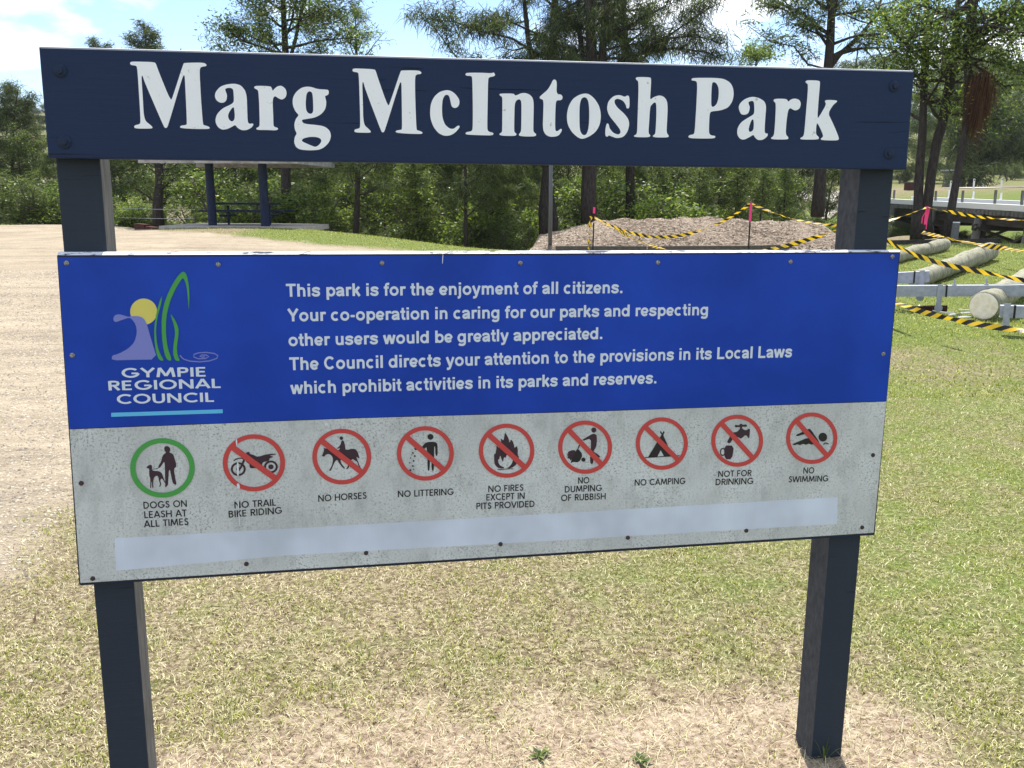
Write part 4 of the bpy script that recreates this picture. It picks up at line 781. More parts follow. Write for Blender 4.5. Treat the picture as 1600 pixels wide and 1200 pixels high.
single('broadleaf_tree', 'slim leaning tree with a dead frond clump on its trunk', [([(1478,374,31.5),(1486,330,31.5),(1498,262,31.5),(1508,205,31.5),(1514,130,31.5),(1512,60,31.5),(1522,0,31.5),(1530,-80,31.5)], [.17,.135,.115,.10,.14,.15,.14,.06], 26)],
       [(lf_(40, .28, .12), LEAF2, .45), (lf_(36, .28, .12), LEAF, .55)], BARK, 0, 2.9, .66, (-15, 35), 4, .2, curl=-.02,
       extra=limb([([(1512,60,31.5),(1550,40,31),(1590,22,30.5),(1640,5,30)], .07, 18, .8), ([(1513,75,31.5),(1560,55,31),(1620,56,30.5)], .06, 18, .8), ([(1513,90,31.5),(1560,100,31),(1620,120,30.5)], .05, 18, .8), ([(1512,100,31.5),(1490,70,31),(1470,60,30.8)], .04, 12, .6)], 0, 0, 0))
# skirt of dead fronds hanging from the leaning trunk
fr = np.random.default_rng(3); o = np.array(P(1529, 138, 31.2)); mb = MB(); k = 1700
orig = fr.normal(0, 1, (k, 3))*np.array([.17, .17, .26])+np.array([.08, 0, .05])
Ln = .45+1.15*fr.random(k)*np.exp(-((orig[:, 0]-.0)/.4)**2); d = np.stack([orig[:, 0]*.22+fr.normal(0, .07, k)-.10, fr.normal(0, .06, k), -np.ones(k)], 1); s_ = fr.normal(0, 1, (k, 3)); s_[:, 2] = 0; s_ /= np.linalg.norm(s_, axis=1)[:, None]
v = np.stack([orig-s_*.008, orig+s_*.008, orig+d*Ln[:, None]+s_*.003, orig+d*Ln[:, None]-s_*.003], 1).reshape(-1, 3)
t = thing('dead_frond_clump', 'shaggy rust brown clump of dead fronds hanging on the leaning trunk', 'dead fronds', tuple(o))
link(bpy.data.objects.new('fronds', raw_mesh('fronds', v, np.arange(k*4).reshape(-1, 4), BROWNF)), t)
mb.tube([(.05, 0, .2), (.0, 0, -.15), (-.02, 0, -.4)], [.2, .24, .1], 8); mb.build('stub', BARK, t, smooth=True)
# dark tree on the far bank and the trees on the hillside
single('sheoak_tree', 'dark spreading tree standing on the paddock beyond the bridge', [([(1517,302,92),(1521,270,92),(1526,235,92),(1530,190,92),(1528,150,92)], [.45,.36,.3,.2,.08], 26), ([(1519,290,92),(1545,262,92),(1560,230,92),(1566,200,92)], [.25,.2,.14,.05], 12)], [(nd_(60, .5, .6, .07, .5), NEED, .7), (nd_(40, .5, .6, .07, .5), NEED2, .3)], BARK, 0, 4.2, .22, (0, 50), 4, .3)
for i, (u, d, Ht, w) in enumerate([(1385,140,16,1.3),(1428,120,13,1.2),(1475,130,15,1.3),(1495,112,10,1.1),(1560,150,17,1.3),(1600,140,16,1.4),(1660,150,18,1.4),(1585,190,17,1.4),(1630,200,22,1.4),(1340,150,16,1.4),(1450,170,20,1.4),(1540,175,22,1.4),(1310,120,13,1.2)]):
    put('oak2' if i % 3 else 'oak', u, d, Ht, w, 'hazy olive tree standing on the hillside beyond the timber bridge', 'trees on the hillside beyond the bridge')
for u, d, Ht in [(1552,148,3.2),(1412,122,2.4),(1600,165,3.0),(1575,128,2.4)]:
    put('bush2', u, d, Ht, 1.2, 'small shrub dotted on the dry paddock', 'shrubs on the paddock')
for u, d, Ht, w in [(18,280,9,1.6),(42,290,12,1.6),(66,285,9,1.6),(-20,270,10,1.6),(90,285,9,1.6)]:
    put('oak', u, d, Ht, w, 'faint tree on the distant ridge at the left edge', 'trees on the distant ridge')

# ================================================================== THINGS IN THE PARK
def wood(name, c0, c1, sc=12, st=(.3, 4, 4)):
    m = mat(name, c0, .85, .15); t = nd(m, 'ShaderNodeTexCoord'); a = noise(m, sc, 6, .7, vec=t.outputs['Object'], stretch=st); base(m, ramp(m, a, [(.3, c0), (.7, c1)])); bump(m, a, .5, .01); return m
M['conc'] = mat('pale concrete', (.42, .39, .35), .9, .2); base(M['conc'], ramp(M['conc'], noise(M['conc'], 6, 7, .7), [(.3, (.33, .30, .27)), (.7, (.50, .47, .42))]))
M['bluepost'] = mat('dark blue paint', (.010, .018, .05), .55, .2); base(M['bluepost'], ramp(M['bluepost'], noise(M['bluepost'], 8, 5), [(.3, (.008, .013, .035)), (.7, (.014, .026, .070))]))
M['roof'] = mat('grey roof sheeting', (.36, .36, .36), .5, .4, .2); M['fascia'] = mat('pale grey fascia', (.42, .41, .40), .6, .3); base(M['fascia'], ramp(M['fascia'], noise(M['fascia'], 3, 5), [(.35, (.20, .19, .185)), (.6, (.36, .355, .35))]))
M['galv'] = mat('galvanised steel', (.26, .28, .32), .55, .4, .2); base(M['galv'], ramp(M['galv'], noise(M['galv'], 14, 5), [(.3, (.27, .29, .33)), (.7, (.38, .40, .46))]))
M['galvpole'] = mat('dull steel pole', (.10, .105, .11), .5, .5, .3)
M['dark'] = mat('dark strap', (.012, .012, .013), .6, .3); M['rustbox'] = wood('rusty brown timber', (.035, .014, .012), (.085, .035, .028))
M['pink'] = mat('fluorescent pink paint', (.85, .06, .22), .6, .3); M['stake'] = mat('dark steel stake', (.02, .018, .018), .7, .3)
M['logbark'] = wood('treated log', (.10, .105, .065), (.42, .40, .30), 6, (2.5, 2.5, .8)); M['cut'] = mat('pale cut log end', (.72, .69, .60), .8, .2); base(M['cut'], ramp(M['cut'], noise(M['cut'], 14, 6), [(.3, (.74, .62, .48)), (.65, (.92, .82, .68))]))
M['old'] = wood('old dark bridge timber', (.018, .016, .015), (.085, .075, .066), 7); M['oldgrey'] = wood('weathered grey bridge timber', (.07, .075, .075), (.22, .215, .20), 7)
M['white'] = mat('chalky white paint', (.84, .83, .80), .7, .3); M['sleeper'] = wood('weathered sleeper', (.05, .042, .035), (.17, .145, .12), 9)
M['plast'] = mat('white plastic strap', (.80, .80, .78), .45, .4)
# --- picnic shelter
sc_ = P(383, 357, 34.6); z0 = ground(383, 357, 34.6).z
yaw = math.atan2(rt.y, rt.x)-.06
sh = thing('picnic_shelter', 'picnic shelter with thick dark blue posts and pale roof edge on a concrete slab', 'shelter', (sc_.x, sc_.y, z0), yaw)
k34 = 34.6/F
mb = MB(); mb.box((.0, .3, .10), (5.0, 3.6, .18)); mb.build('slab', M['conc'], sh, bevel=.015)
for x, y in ((-.98, -.5), (1.06, -1.0)):
    mb = MB(); mb.tube([(x, y, .05), (x-.02, y, 1.2), (x-.03, y, 2.36)], [.152, .15, .146], 14); mb.build('post', M['bluepost'], sh, smooth=False)
mb = MB(); mb.add([(-2.75, -2.1, 2.42), (2.55, -2.1, 2.42), (2.55, 2.9, 2.42), (-2.75, 2.9, 2.42), (-2.75, .4, 3.25), (2.55, .4, 3.25)], [(0, 1, 5, 4), (2, 3, 4, 5), (0, 4, 3), (1, 2, 5), (3, 2, 1, 0)]); roof = mb.build('roof', M['roof'], sh)
mb = MB(); mb.box((-.1, -2.13, 2.34), (5.36, .05, .15)); mb.build('fascia', M['fascia'], roof)
mb = MB(); mb.box((-.1, 2.93, 2.34), (5.36, .05, .15)); mb.build('fascia', M['fascia'], roof)
mb = MB(); mb.box((2.57, .4, 2.34), (.05, 5.0, .15)); mb.build('fascia', M['fascia'], roof)
tb = thing('picnic_table', 'dark blue picnic table with plank benches under the shelter roof', 'table', tuple(Vector((sc_.x, sc_.y, z0+.1))), yaw)
mb = MB(); mb.box((-.05, .35, .84), (2.3, .8, .07)); mb.build('tabletop', M['bluepost'], tb, bevel=.01)
for y in (-.35, 1.05):
    mb = MB(); mb.box((.02, y, .58), (3.0, .28, .06)); mb.build('bench', M['bluepost'], tb, bevel=.01)
for x in (-.7, .8):
    mb = MB(); mb.box((x, .35, .36), (.06, .09, .84)); mb.box((x, .35, .42), (.085, 1.6, .07)); mb.build('leg', M['bluepost'], tb)
# --- timber bed edging, wires, pole
def gp(u, v, d): return P(u, v, d)
a, b = ground(215, 356, 39.5), ground(268, 357, 38.5)
fb = thing('firewood_box', 'low red brown timber box on the ground left of the shelter', 'box', tuple(a))
for i, (dx, hh) in enumerate(((0, .30), (.62, .24))):
    mb = MB(); q = (b-a).normalized(); c0 = q*dx+Vector((0, 0, hh/2)); mb.bar(q*dx+Vector((0, 0, hh/2)), q*(dx+.58)+Vector((0, 0, hh/2)), .3, hh); mb.build('timber_block', M['rustbox'], fb, bevel=.01)
wf = thing('wire_fence', 'low wire fence with one thin post beside the shelter', 'fence', tuple(ground(305, 355, 38)))
o = Vector(wf.location)
mb = MB(); mb.tube([Vector((0, 0, -.1)), Vector((0, 0, .85))], .035, 6); mb.build('fence_post', M['sleeper'], wf)
for v0, v1 in ((325, 327.5), (340, 341.5)):
    p, q = P(185, v0, 41)-o, P(305, v1, 38)-o; mb = MB(); mb.tube([p, (p+q)/2+Vector((0, 0, -.02)), q], .006, 4); mb.build('wire', M['galv'], wf)
b0 = ground(859.5, 381, 29)
pl_ = thing('metal_pole', 'thin grey metal pole standing at the edge of the mulch mound', 'pole', tuple(b0))
mb = MB(); mb.tube([(0, 0, -.3), (0, 0, 1.5), (-.02, 0, 3.9)], [.065, .06, .05], 10); mb.build('shaft', M['galvpole'], pl_, smooth=True)
mb = MB(); mb.tube([(-.02, 0, 3.88), (-.02, 0, 3.95), (-.02, 0, 3.97)], [.07, .07, .03], 10); mb.build('cap', M['galvpole'], pl_)
# --- mulch mound
mm = mat('bark mulch', (.2, .15, .1), .95, .1); q1 = noise(mm, 16, 8, .75); q2 = noise(mm, 60, 5, .7, stretch=(1, .5, 1))
base(mm, ramp(mm, math_(mm, 'ADD', math_(mm, 'MULTIPLY', q1, .55), math_(mm, 'MULTIPLY', q2, .45)), [(.38, (.11, .08, .06)), (.5, (.31, .245, .185)), (.62, (.54, .45, .36))])); bump(mm, q2, .9, .05)
ML, MR_ = P(818, 396, 28.2), P(1345, 396, 27.4)
NX, NY = 120, 44; V = []; mf = []
crest = [(0, .0), (.06, .12), (.13, .34), (.2, .58), (.27, .84), (.36, .96), (.45, 1.05), (.62, 1.06), (.76, 1.0), (.9, .95), (1, .9)]
for i in range(NX+1):
    t = i/NX; e = ML.lerp(MR_, t); hh = np.interp(t, [c[0] for c in crest], [c[1] for c in crest])
    back = Vector((-rt.y, rt.x, 0))
    for j in range(NY+1):
        s_ = j/NY; p = e+back*(s_*9.0+ .35*math.sin(t*19)*s_); prof = math.sin(min(s_/.5, 1)*math.pi/2)**1.25 if s_ < .5 else math.cos((s_-.5)/.5*math.pi/2)**.8
        zz = h(p.x, p.y); tgt = .38+(hh*.72)*prof + .05*math.sin(p.x*2.3+p.y)*prof+.03*math.sin(p.x*6.1-p.y*3)*prof
        edge = min(1, s_*14, (1-s_)*8, t*14)
        V.append((p.x, p.y, (zz-.15)*(1-edge)+max(zz+.02, tgt)*edge)); 
for i in range(NX):
    for j in range(NY):
        k = i*(NY+1)+j; mf.append((k, k+NY+1, k+NY+2, k+1))
mo = link(bpy.data.objects.new('mulch_mound', raw_mesh('mulch_mound', V, mf, mm))); mo.data.polygons.foreach_set('use_smooth', [True]*len(mf))
tag(mo, kind='structure')
VM = np.array(V)
cr_ = np.random.default_rng(11); kk = 26000; sel = VM[cr_.integers(0, len(VM), kk)]; pos = sel+cr_.normal(0, .1, (kk, 3))*np.array([1, 1, 0])
gi = np.stack([(pos[:, 0]), (pos[:, 1])], 1)
# chips lie on the mound surface: height looked up on its grid
ex = np.array([ML.x, ML.y]); du = np.array([MR_.x-ML.x, MR_.y-ML.y]); bk = np.array([-rt.y, rt.x]); Mi = np.linalg.inv(np.stack([du, bk*9.0], 1)); tt = (gi-ex) @ Mi.T
ok = (tt[:, 0] > .01) & (tt[:, 0] < .995) & (tt[:, 1] > .01) & (tt[:, 1] < .7); tt = tt[ok]; pos = pos[ok]
gi_ = np.clip(tt[:, 0]*NX, 0, NX-1.001); gj_ = np.clip(tt[:, 1]*NY, 0, NY-1.001); i0 = gi_.astype(int); j0 = gj_.astype(int); fi = gi_-i0; fj = gj_-j0; ZZ = VM[:, 2].reshape(NX+1, NY+1)
pos[:, 2] = ZZ[i0, j0]*(1-fi)*(1-fj)+ZZ[i0+1, j0]*fi*(1-fj)+ZZ[i0, j0+1]*(1-fi)*fj+ZZ[i0+1, j0+1]*fi*fj+.015
kk = len(pos); az = cr_.random(kk)*6.28; dv = np.stack([np.cos(az), np.sin(az), cr_.normal(0, .15, kk)], 1); nv = np.stack([-np.sin(az), np.cos(az), cr_.normal(0, .12, kk)], 1)
l_ = (.025+.06*cr_.random(kk))[:, None]; w_ = (.005+.008*cr_.random(kk))[:, None]
v = np.stack([pos-dv*l_-nv*w_, pos+dv*l_-nv*w_, pos+dv*l_+nv*w_, pos-dv*l_+nv*w_], 1).reshape(-1, 3)
CH = leafmat('bark chips', [(0, (.16, .12, .09)), (.5, (.33, .265, .20)), (1, (.58, .49, .40))], .9, .0)
tag(link(bpy.data.objects.new('bark_chips', raw_mesh('bark_chips', v, np.arange(kk*4).reshape(-1, 4), CH))), 'loose brown bark chips covering the mulch mound', 'mulch', kind='stuff')
for i, (a, b, lab) in enumerate([((868, 393, 27.9), (1010, 393.5, 27.6), 'weathered garden sleeper edging the mulch mound by the first stake'), ((1012, 393.5, 27.6), (1168, 393, 27.3), 'weathered garden sleeper edging the middle of the mulch mound'), ((1170, 391, 27.3), (1330, 377, 29.5), 'weathered garden sleeper edging the mound beside the right post'), ((1392, 371, 30.5), (1560, 381, 30.5), 'dark sleeper edging the lawn below the bridge')]):
    p, q = P(*a), P(*b); p.z = h(p.x, p.y)+.06; q.z = h(q.x, q.y)+.06
    mb = MB(); mb.bar(p, q, .12, .22); o = mb.build('garden_sleeper', M['sleeper'] if i < 3 else M['old'], bevel=.012, origin=(p+q)/2); tag(o, lab, 'sleeper')
# --- stakes and barrier tape
mt = mat('barrier tape', (.8, .6, .05), .4, .4); uvn = nd(mt, 'ShaderNodeUVMap'); sx = nd(mt, 'ShaderNodeSeparateXYZ'); L(mt, uvn.outputs[0], sx.inputs[0])
wv = math_(mt, 'FRACT', math_(mt, 'ADD', math_(mt, 'MULTIPLY', sx.outputs[0], 4.4), math_(mt, 'MULTIPLY', sx.outputs[1], .55)))
base(mt, mix(mt, math_(mt, 'GREATER_THAN', wv, .5), (.78, .50, .02), (.012, .012, .013)))
b = mt.node_tree.nodes['Principled BSDF']; tr = nd(mt, 'ShaderNodeBsdfTranslucent'); L(mt, b.inputs['Base Color'].links[0].from_socket, tr.inputs[0]); ms = nd(mt, 'ShaderNodeMixShader'); ms.inputs[0].default_value = .35
L(mt, b.outputs[0], ms.inputs[1]); L(mt, tr.outputs[0], ms.inputs[2]); L(mt, ms.outputs[0], mt.node_tree.nodes['Material Output'].inputs[0])
def tape(pxs, label, w=.075, twist=.6, ph=0):
    """a ribbon through measured points, gently twisting"""
    pts = [P(*q) for q in pxs]; n_ = 90; cv = []
    m_ = len(pts)
    for i in range(n_+1):
        t = i/n_*(m_-1); k = min(int(t), m_-2); f = t-k; p0, p1, p2, p3 = pts[max(k-1, 0)], pts[k], pts[k+1], pts[min(k+2, m_-1)]
        cv.append(.5*((2*p1)+(p2-p0)*f+(2*p0-5*p1+4*p2-p3)*f*f+(3*p1-p0-3*p2+p3)*f**3))
    Ln = 0; V_ = []; U = []
    for i, p in enumerate(cv):
        tdir = (cv[min(i+1, n_)]-cv[max(i-1, 0)]).normalized(); a = ph+twist*math.sin(i*.11+ph)+.35*math.sin(i*.31+2*ph)
        sd_ = tdir.cross(Vector((0, 0, 1))).normalized(); u_ = sd_.cross(tdir); nrm = u_*math.cos(a)+sd_*math.sin(a)
        if i: Ln += (p-cv[i-1]).length
        V_ += [p-nrm*w/2, p+nrm*w/2]; U += [(Ln, 0), (Ln, 1)]
    o0 = cv[n_//2]; me = bpy.data.meshes.new('barrier_tape'); me.from_pydata([tuple(q-o0) for q in V_], [], [(2*i, 2*i+2, 2*i+3, 2*i+1) for i in range(n_)]); me.materials.append(mt)
    uv = me.uv_layers.new(name='UVMap')
    for lp in me.loops: uv.data[lp.index].uv = U[lp.vertex_index]
    o = bpy.data.objects.new('barrier_tape', me); o.location = o0; tag(link(o), label, 'barrier tape', 'black and yellow tapes round the work area'); return o
def stake(bpx, tpx, d, label, ribbon=False, wrap=False):
    t0, b0 = P(*tpx, d), P(*bpx, d); b0.z = h(b0.x, b0.y)
    st = thing('stake', label, 'stake', tuple(b0), group='stakes round the work area'); H_ = t0-b0
    mb = MB(); mb.bar(Vector((0, 0, -.15)), H_*.66, .032, .032, (1, 0, 0)); mb.build('shaft', M['stake'], st)
    mb = MB(); mb.bar(H_*(.62 if not wrap else .87), H_, .05, .05, (1, 0, 0)); mb.build('pink_top', M['pink'], st)
    if ribbon:
        mb = MB(); a = H_*.98
        for x, y, l_, wd in ((-.05, -.06, .55, .05), (-.14, -.02, .40, .03)):
            mb.add([a+Vector((0, y, 0)), a+Vector((wd, y, 0)), a+Vector((x+wd, y, -l_*.6)), a+Vector((x, y, -l_*.6)), a+Vector((x-.02+wd, y-.02, -l_)), a+Vector((x-.02, y-.02, -l_))], [(0, 1, 2, 3), (3, 2, 4, 5)])
        mb.build('ribbon', M['pink'], st)
    return st
stake((926, 396), (928.5, 324), 26.5, 'dark stake with pink tip wrapped in black and yellow tape', wrap=True)
stake((1169, 396), (1173.5, 317), 26.2, 'dark stake with long pink top in front of the mulch mound')
stake((1440, 398), (1449, 323), 25, 'dark stake with fluttering pink ribbon beside the twin trunked tree', ribbon=True)
stake((1352, 470), (1351, 335), 16.5, 'dark stake standing close behind the right sign post')
tape([(923, 338, 26.45), (921, 365, 26.45), (920, 390, 26.45)], 'short tape end hanging down the stake by the pole', .13, .2, .1)
tape([(929, 339, 26.4), (960, 355, 26.4), (1005, 368, 26.3), (1045, 370, 26.2), (1090, 362, 26.2), (1135, 343, 26.2), (1172, 319, 26.2)], 'upper sagging tape between the two stakes at the mound', .085, .8, .3)
tape([(930, 341, 26.3), (965, 360, 25), (1000, 377, 23.5), (1040, 390, 22), (1075, 398, 21)], 'tape running down from the first stake behind the panel edge', .085, .7, 1.2)
tape([(1174, 319, 26.2), (1200, 329, 26), (1235, 341, 25.8), (1275, 349, 25.6), (1320, 353, 25.4), (1370, 349, 25.2), (1410, 338, 25.1), (1447, 324.5, 25)], 'long sagging tape from the middle stake to the ribboned stake', .085, .7, 2.2)
tape([(1160, 402, 19.5), (1190, 393, 19), (1250, 378, 18.2), (1310, 358, 17.2), (1350, 338, 16.5)], 'near tape rising towards the right sign post', .075, .9, .6)
tape([(1351, 352, 16.5), (1393, 380, 16), (1440, 402, 15.6), (1490, 416, 15.2), (1545, 427, 14.9), (1600, 438, 14.6), (1660, 446, 14.3)], 'near tape slanting down to the right above the logs', .075, .5, .2)
tape([(1340, 458, 14.2), (1402, 474, 12.9), (1440, 487, 12.3), (1480, 497, 11.8), (1530, 507, 11.3), (1600, 517, 10.9), (1660, 522, 10.6)], 'lowest tape lying just above the grass in front of the logs', .07, .6, 2.9)
tape([(1449, 324.5, 25), (1480, 330, 24.6), (1530, 339, 24.2), (1600, 344, 23.8), (1660, 343, 23.6)], 'upper tape from the ribboned stake across the bridge timbers', .085, .8, 1.0)
tape([(1441, 363, 25), (1475, 371, 24), (1510, 378, 23), (1555, 386, 22), (1600, 392, 21), (1660, 397, 20)], 'lower tape from the ribboned stake across the lawn', .12, .7, 1.9)
# --- logs, steel beams
def log(a, b, r0, r1, label, cut=False, gz_=True):
    p, q = P(*a), P(*b)
    if gz_: p.z = h(p.x, p.y)+r0*.93; q.z = h(q.x, q.y)+r1*.93
    o = (p+q)/2; t = thing('log', label, 'log', tuple(o)); pts = [p.lerp(q, k/29)-o+Vector((.008*math.sin(k*.9), 0, .008*math.sin(k*.7+1))) for k in range(30)]; mb = MB()
    mb.tube(pts, [r0+(r1-r0)*k/29+.009*math.sin(k*.8+r0*40)+.005*math.sin(k*2.1) for k in range(30)], 24, jit=.05); mb.build('stem', M['logbark'], t, smooth=True)
    for c_, s_, r in ((p, -1, r0), (q, 1, r1)):
        ax = (q-p).normalized()*s_; mb = MB(); mb.tube([c_-o+ax*-.01, c_-o+ax*.012, c_-o+ax*.02], [r*1.005, r*1.0, r*.9], 20); mb.build('cut_end', M['cut'] if cut or s_ > 0 else M['logbark'], t)
    return t
log((1330, 425, 20.5), (1474, 398, 26), .15, .165, 'pale green treated log lying farthest from the beams')
log((1432, 440, 18.6), (1545, 404, 23.4), .165, .215, 'thick grey green log with rounded end on the lawn')
log((1537, 478.5, 14), (1640, 415, 20.5), .19, .21, 'log with a pale sawn end facing the sign under the steel beam', True, False)
def beam(a, b, hgt, wd, label, brackets, straps):
    p, q = P(*a), P(*b); o = (p+q)/2; t = thing('steel_beam', label, 'beam', tuple(o), group=None); ax = (q-p); x = ax.normalized()
    mb = MB(); y = Vector((0, 0, 1)).cross(x).normalized()
    e = .008
    for dz in (hgt/2-e/2, -hgt/2+e/2): mb.bar(p-o+Vector((0, 0, dz)), q-o+Vector((0, 0, dz)), wd, e)
    for dy in (wd/2-e/2, -wd/2+e/2): mb.bar(p-o+y*dy, q-o+y*dy, e, hgt-2*e-.001)
    mb.build('channel', M['galv'], t)
    for f, l_ in brackets:
        c = p.lerp(q, f)-o-y*(wd/2+.012); mb = MB(); mb.box(c+Vector((0, 0, -hgt*.1-l_/2+.06)), (.075, .012, l_+.12), Matrix((x, y, Vector((0, 0, 1)))).transposed())
        cc_ = c+Vector((0, 0, -hgt*.1-l_+.0)); mb.tube([cc_+y*.010, cc_-y*.016], [.058, .058], 16); mb.build('bracket', M['galv'], t)
    for f in straps:
        c = p.lerp(q, f)-o; mb = MB(); mb.box(c, (.025, wd+.012, hgt+.012), Matrix((x, y, Vector((0, 0, 1)))).transposed()); mb.build('strap', M['dark'], t)
    return t
bA = ((1290, 440, 15.8), (1452, 431.5, 15.2)); beam(*bA, .17, .17, 'grey steel beam with open square end beside the notice panel', [(.93, .30)], [.86])
bB = ((1280, 455, 15.2), (1700, 453, 14.5)); beam(*bB, .165, .165, 'long grey steel beam resting across the log with the pale end', [(.455, .24)], [.48])
bC = ((1562, 486, 12.4), (1700, 489, 12.0)); beam(*bC, .15, .15, 'short grey steel beam nearest the sign at the right edge', [(.08, .18)], [.17])
for u, v, d in ((1491, 441, 14.8), (1541, 440, 14.75)):
    p = P(u, v+5, d); mb = MB(); mb.tube([Vector((0, 0, -.02)), Vector((0, 0, .10))], .014, 8); mb.tube([Vector((0, 0, .0)), Vector((0, 0, .02))], .035, 6); o = mb.build('anchor_bolt', M['galv'], origin=None); o.location = p; tag(o, 'upright steel bolt on the long beam %s' % ('near its middle' if u < 1500 else 'above the pale log end'), 'bolt')
def strap(pxs, r, label):
    pts = [P(*q) for q in pxs]
    pts = [Vector((p.x, p.y, h(p.x, p.y)+.035+.01*(i % 2))) for i, p in enumerate(pts)]; o0 = pts[0]; mb = MB(); mb.tube([p-o0 for p in pts], r, 6); o = mb.build('plastic_strap', M['plast']); o.location = o0; tag(o, label, 'strap')
strap([(1484, 484, 14.4), (1505, 477, 14.9), (1530, 468, 15.6)], .016, 'straight white strip on the grass touching the pale log end')
strap([(1497, 494, 13.9), (1510, 492, 14.0), (1520, 489, 14.2)], .016, 'short white strip on the grass in front of the pale log end')
strap([(1500, 464, 15.8), (1518, 466, 15.7), (1536, 468, 15.5)], .012, 'thin white strip behind the straight one')
strap([(1438, 462, 16), (1436, 468, 15.6), (1444, 473, 15.2), (1460, 476, 15), (1478, 477, 14.9), (1492, 478, 14.9)], .012, 'curled white strap on the grass below the square beam end')
for k, (u, v, d) in enumerate(((1452, 471, 15.0),)):
    p = ground(u, v, d); mb = MB(); mb.bar(p+Vector((-.25, 0, .06)), p+Vector((.35, .1, .06)), .1, .1); o = mb.build('timber_packer', M['rustbox'], bevel=.008, origin=p); tag(o, 'small brown timber packer on the grass under the beams', 'timber')
# --- timber bridge and road
A, B = P(1318, 309, 66), P(1655, 327, 37.5); ax = (B-A); LB = ax.length; ax.normalize(); az_ = math.atan2(ax.y, ax.x)
pitchb = math.asin(ax.z)
br = thing('timber_bridge', 'old timber road bridge with white kerb rail and dark piles', 'bridge', tuple(A), az_)
# local x runs along the bridge, local -y faces the park
sl = ax.z/math.hypot(ax.x, ax.y); LX = LB*math.cos(pitchb)+8
def bz(x): return sl*x
side = -1 if (Matrix.Rotation(-az_, 3, 'Z') @ (CAM-A)).y < 0 else 1
WB = 4.6*(-side)                                                     # far edge
def deckbar(x0, x1, y, z, w, hh, name, m, par, **k): mb = MB(); mb.bar((x0, y, bz(x0)+z), (x1, y, bz(x1)+z), w, hh); return mb.build(name, m, par, **k)
deckbar(0, LX, WB/2, -.25, abs(WB), .22, 'deck', M['oldgrey'], br)
deckbar(0, LX, side*.06, -.04, .22, .26, 'kerb_rail', M['white'], br, bevel=.01); deckbar(0, LX, WB, -.02, .22, .26, 'kerb_rail', M['white'], br, bevel=.01)
for y in (.15*-side+0, WB*.33, WB*.66, WB-.15*-side): deckbar(0, LX, y, -.62, .34, .46, 'girder', M['old'], br)
xs = [x_ for x_ in np.arange(1.0, LX, .42)]
for x_ in xs: mb = MB(); mb.box((x_, side*.17, bz(x_)-.30), (.2+.12*prng.random(), .14+.1*prng.random(), .16+.05*prng.random())); mb.build('deck_end', M['oldgrey'], br)
def px_u(w):
    q = w-CAM; return 800+F*q.dot(rt)/q.dot(fwd)
def x_at(u, y=0):
    lo, hi_ = -20., 60.
    for _ in range(50):
        md = (lo+hi_)/2
        if px_u(br.matrix_basis @ Vector((md, y, bz(md)))) < u: lo = md
        else: hi_ = md
    return lo
for i, x_ in enumerate([x_at(u_) for u_ in (1404, 1467, 1541, 1625)]):
    zt = bz(x_)
    mb = MB(); mb.box((x_, WB/2, zt-.98), (.32, abs(WB)+1.0, .3)); hd = mb.build('headstock', M['old'], br, bevel=.02)
    for y in (.25*side, WB*.5, WB-.25*side):
        w_ = br.matrix_basis @ Vector((x_, y, 0)); gz0 = h(w_.x, w_.y); mb = MB(); mb.tube([(x_, y+(.25*side if abs(y) < 1 else 0), gz0-A.z-.5), (x_, y, zt-.35 if abs(y) < 1 else zt-.8)], [.2, .17], 12); mb.build('pile', M['oldgrey'] if abs(y) < 1 else M['old'], br)
    mb = MB(); w_ = br.matrix_basis @ Vector((x_, WB/2, 0)); gz0 = h(w_.x, w_.y)-A.z
    mb.bar((x_+.22, .5*side, zt-.95), (x_+.22, WB, gz0+.3), .1, .24, (1, 0, 0)); mb.build('brace', M['old'], br)
    mb = MB(); mb.bar((x_-.22, WB, zt-.95), (x_-.22, .5*side, gz0+.3), .1, .24, (1, 0, 0)); mb.build('brace', M['old'], br)
    if i: 
        mb = MB(); mb.bar((x_-.3, side*.05, zt-1.0), (x_-3.0, side*.05, max(gz0+.2, zt-2.6)), .1, .26, (0, 1, 0)); mb.build('brace', M['old'], br)
for x_, far, hh in [(x_at(u_, WB if fr_ else 0), fr_, h_) for u_, fr_, h_ in ((1398, 0, .5), (1463, 0, .5), (1482, 1, .5), (1505, 0, .55), (1520, 1, .45), (1556, 0, .6), (1563, 1, .4), (1598, 0, .6))]:
    mb = MB(); y = side*.06 if not far else WB; mb.box((x_, y, bz(x_)+.09+hh/2), (.09, .09, hh)); mb.build('guard_post', M['white'] if far else M['oldgrey'], br)
# grey stub post on the bank
p = ground(1490, 377, 31); o = thing('stub_post', 'short round grey post with pale top below the bridge', 'post', tuple(p)); mb = MB(); mb.tube([(0, 0, -.2), (.02, 0, .3), (.04, 0, .66)], [.12, .115, .11], 12); mb.build('shaft', M['oldgrey'], o); mb = MB(); mb.tube([(.04, 0, .655), (.04, 0, .68)], [.112, .1], 12); mb.build('cap', M['white'], o)
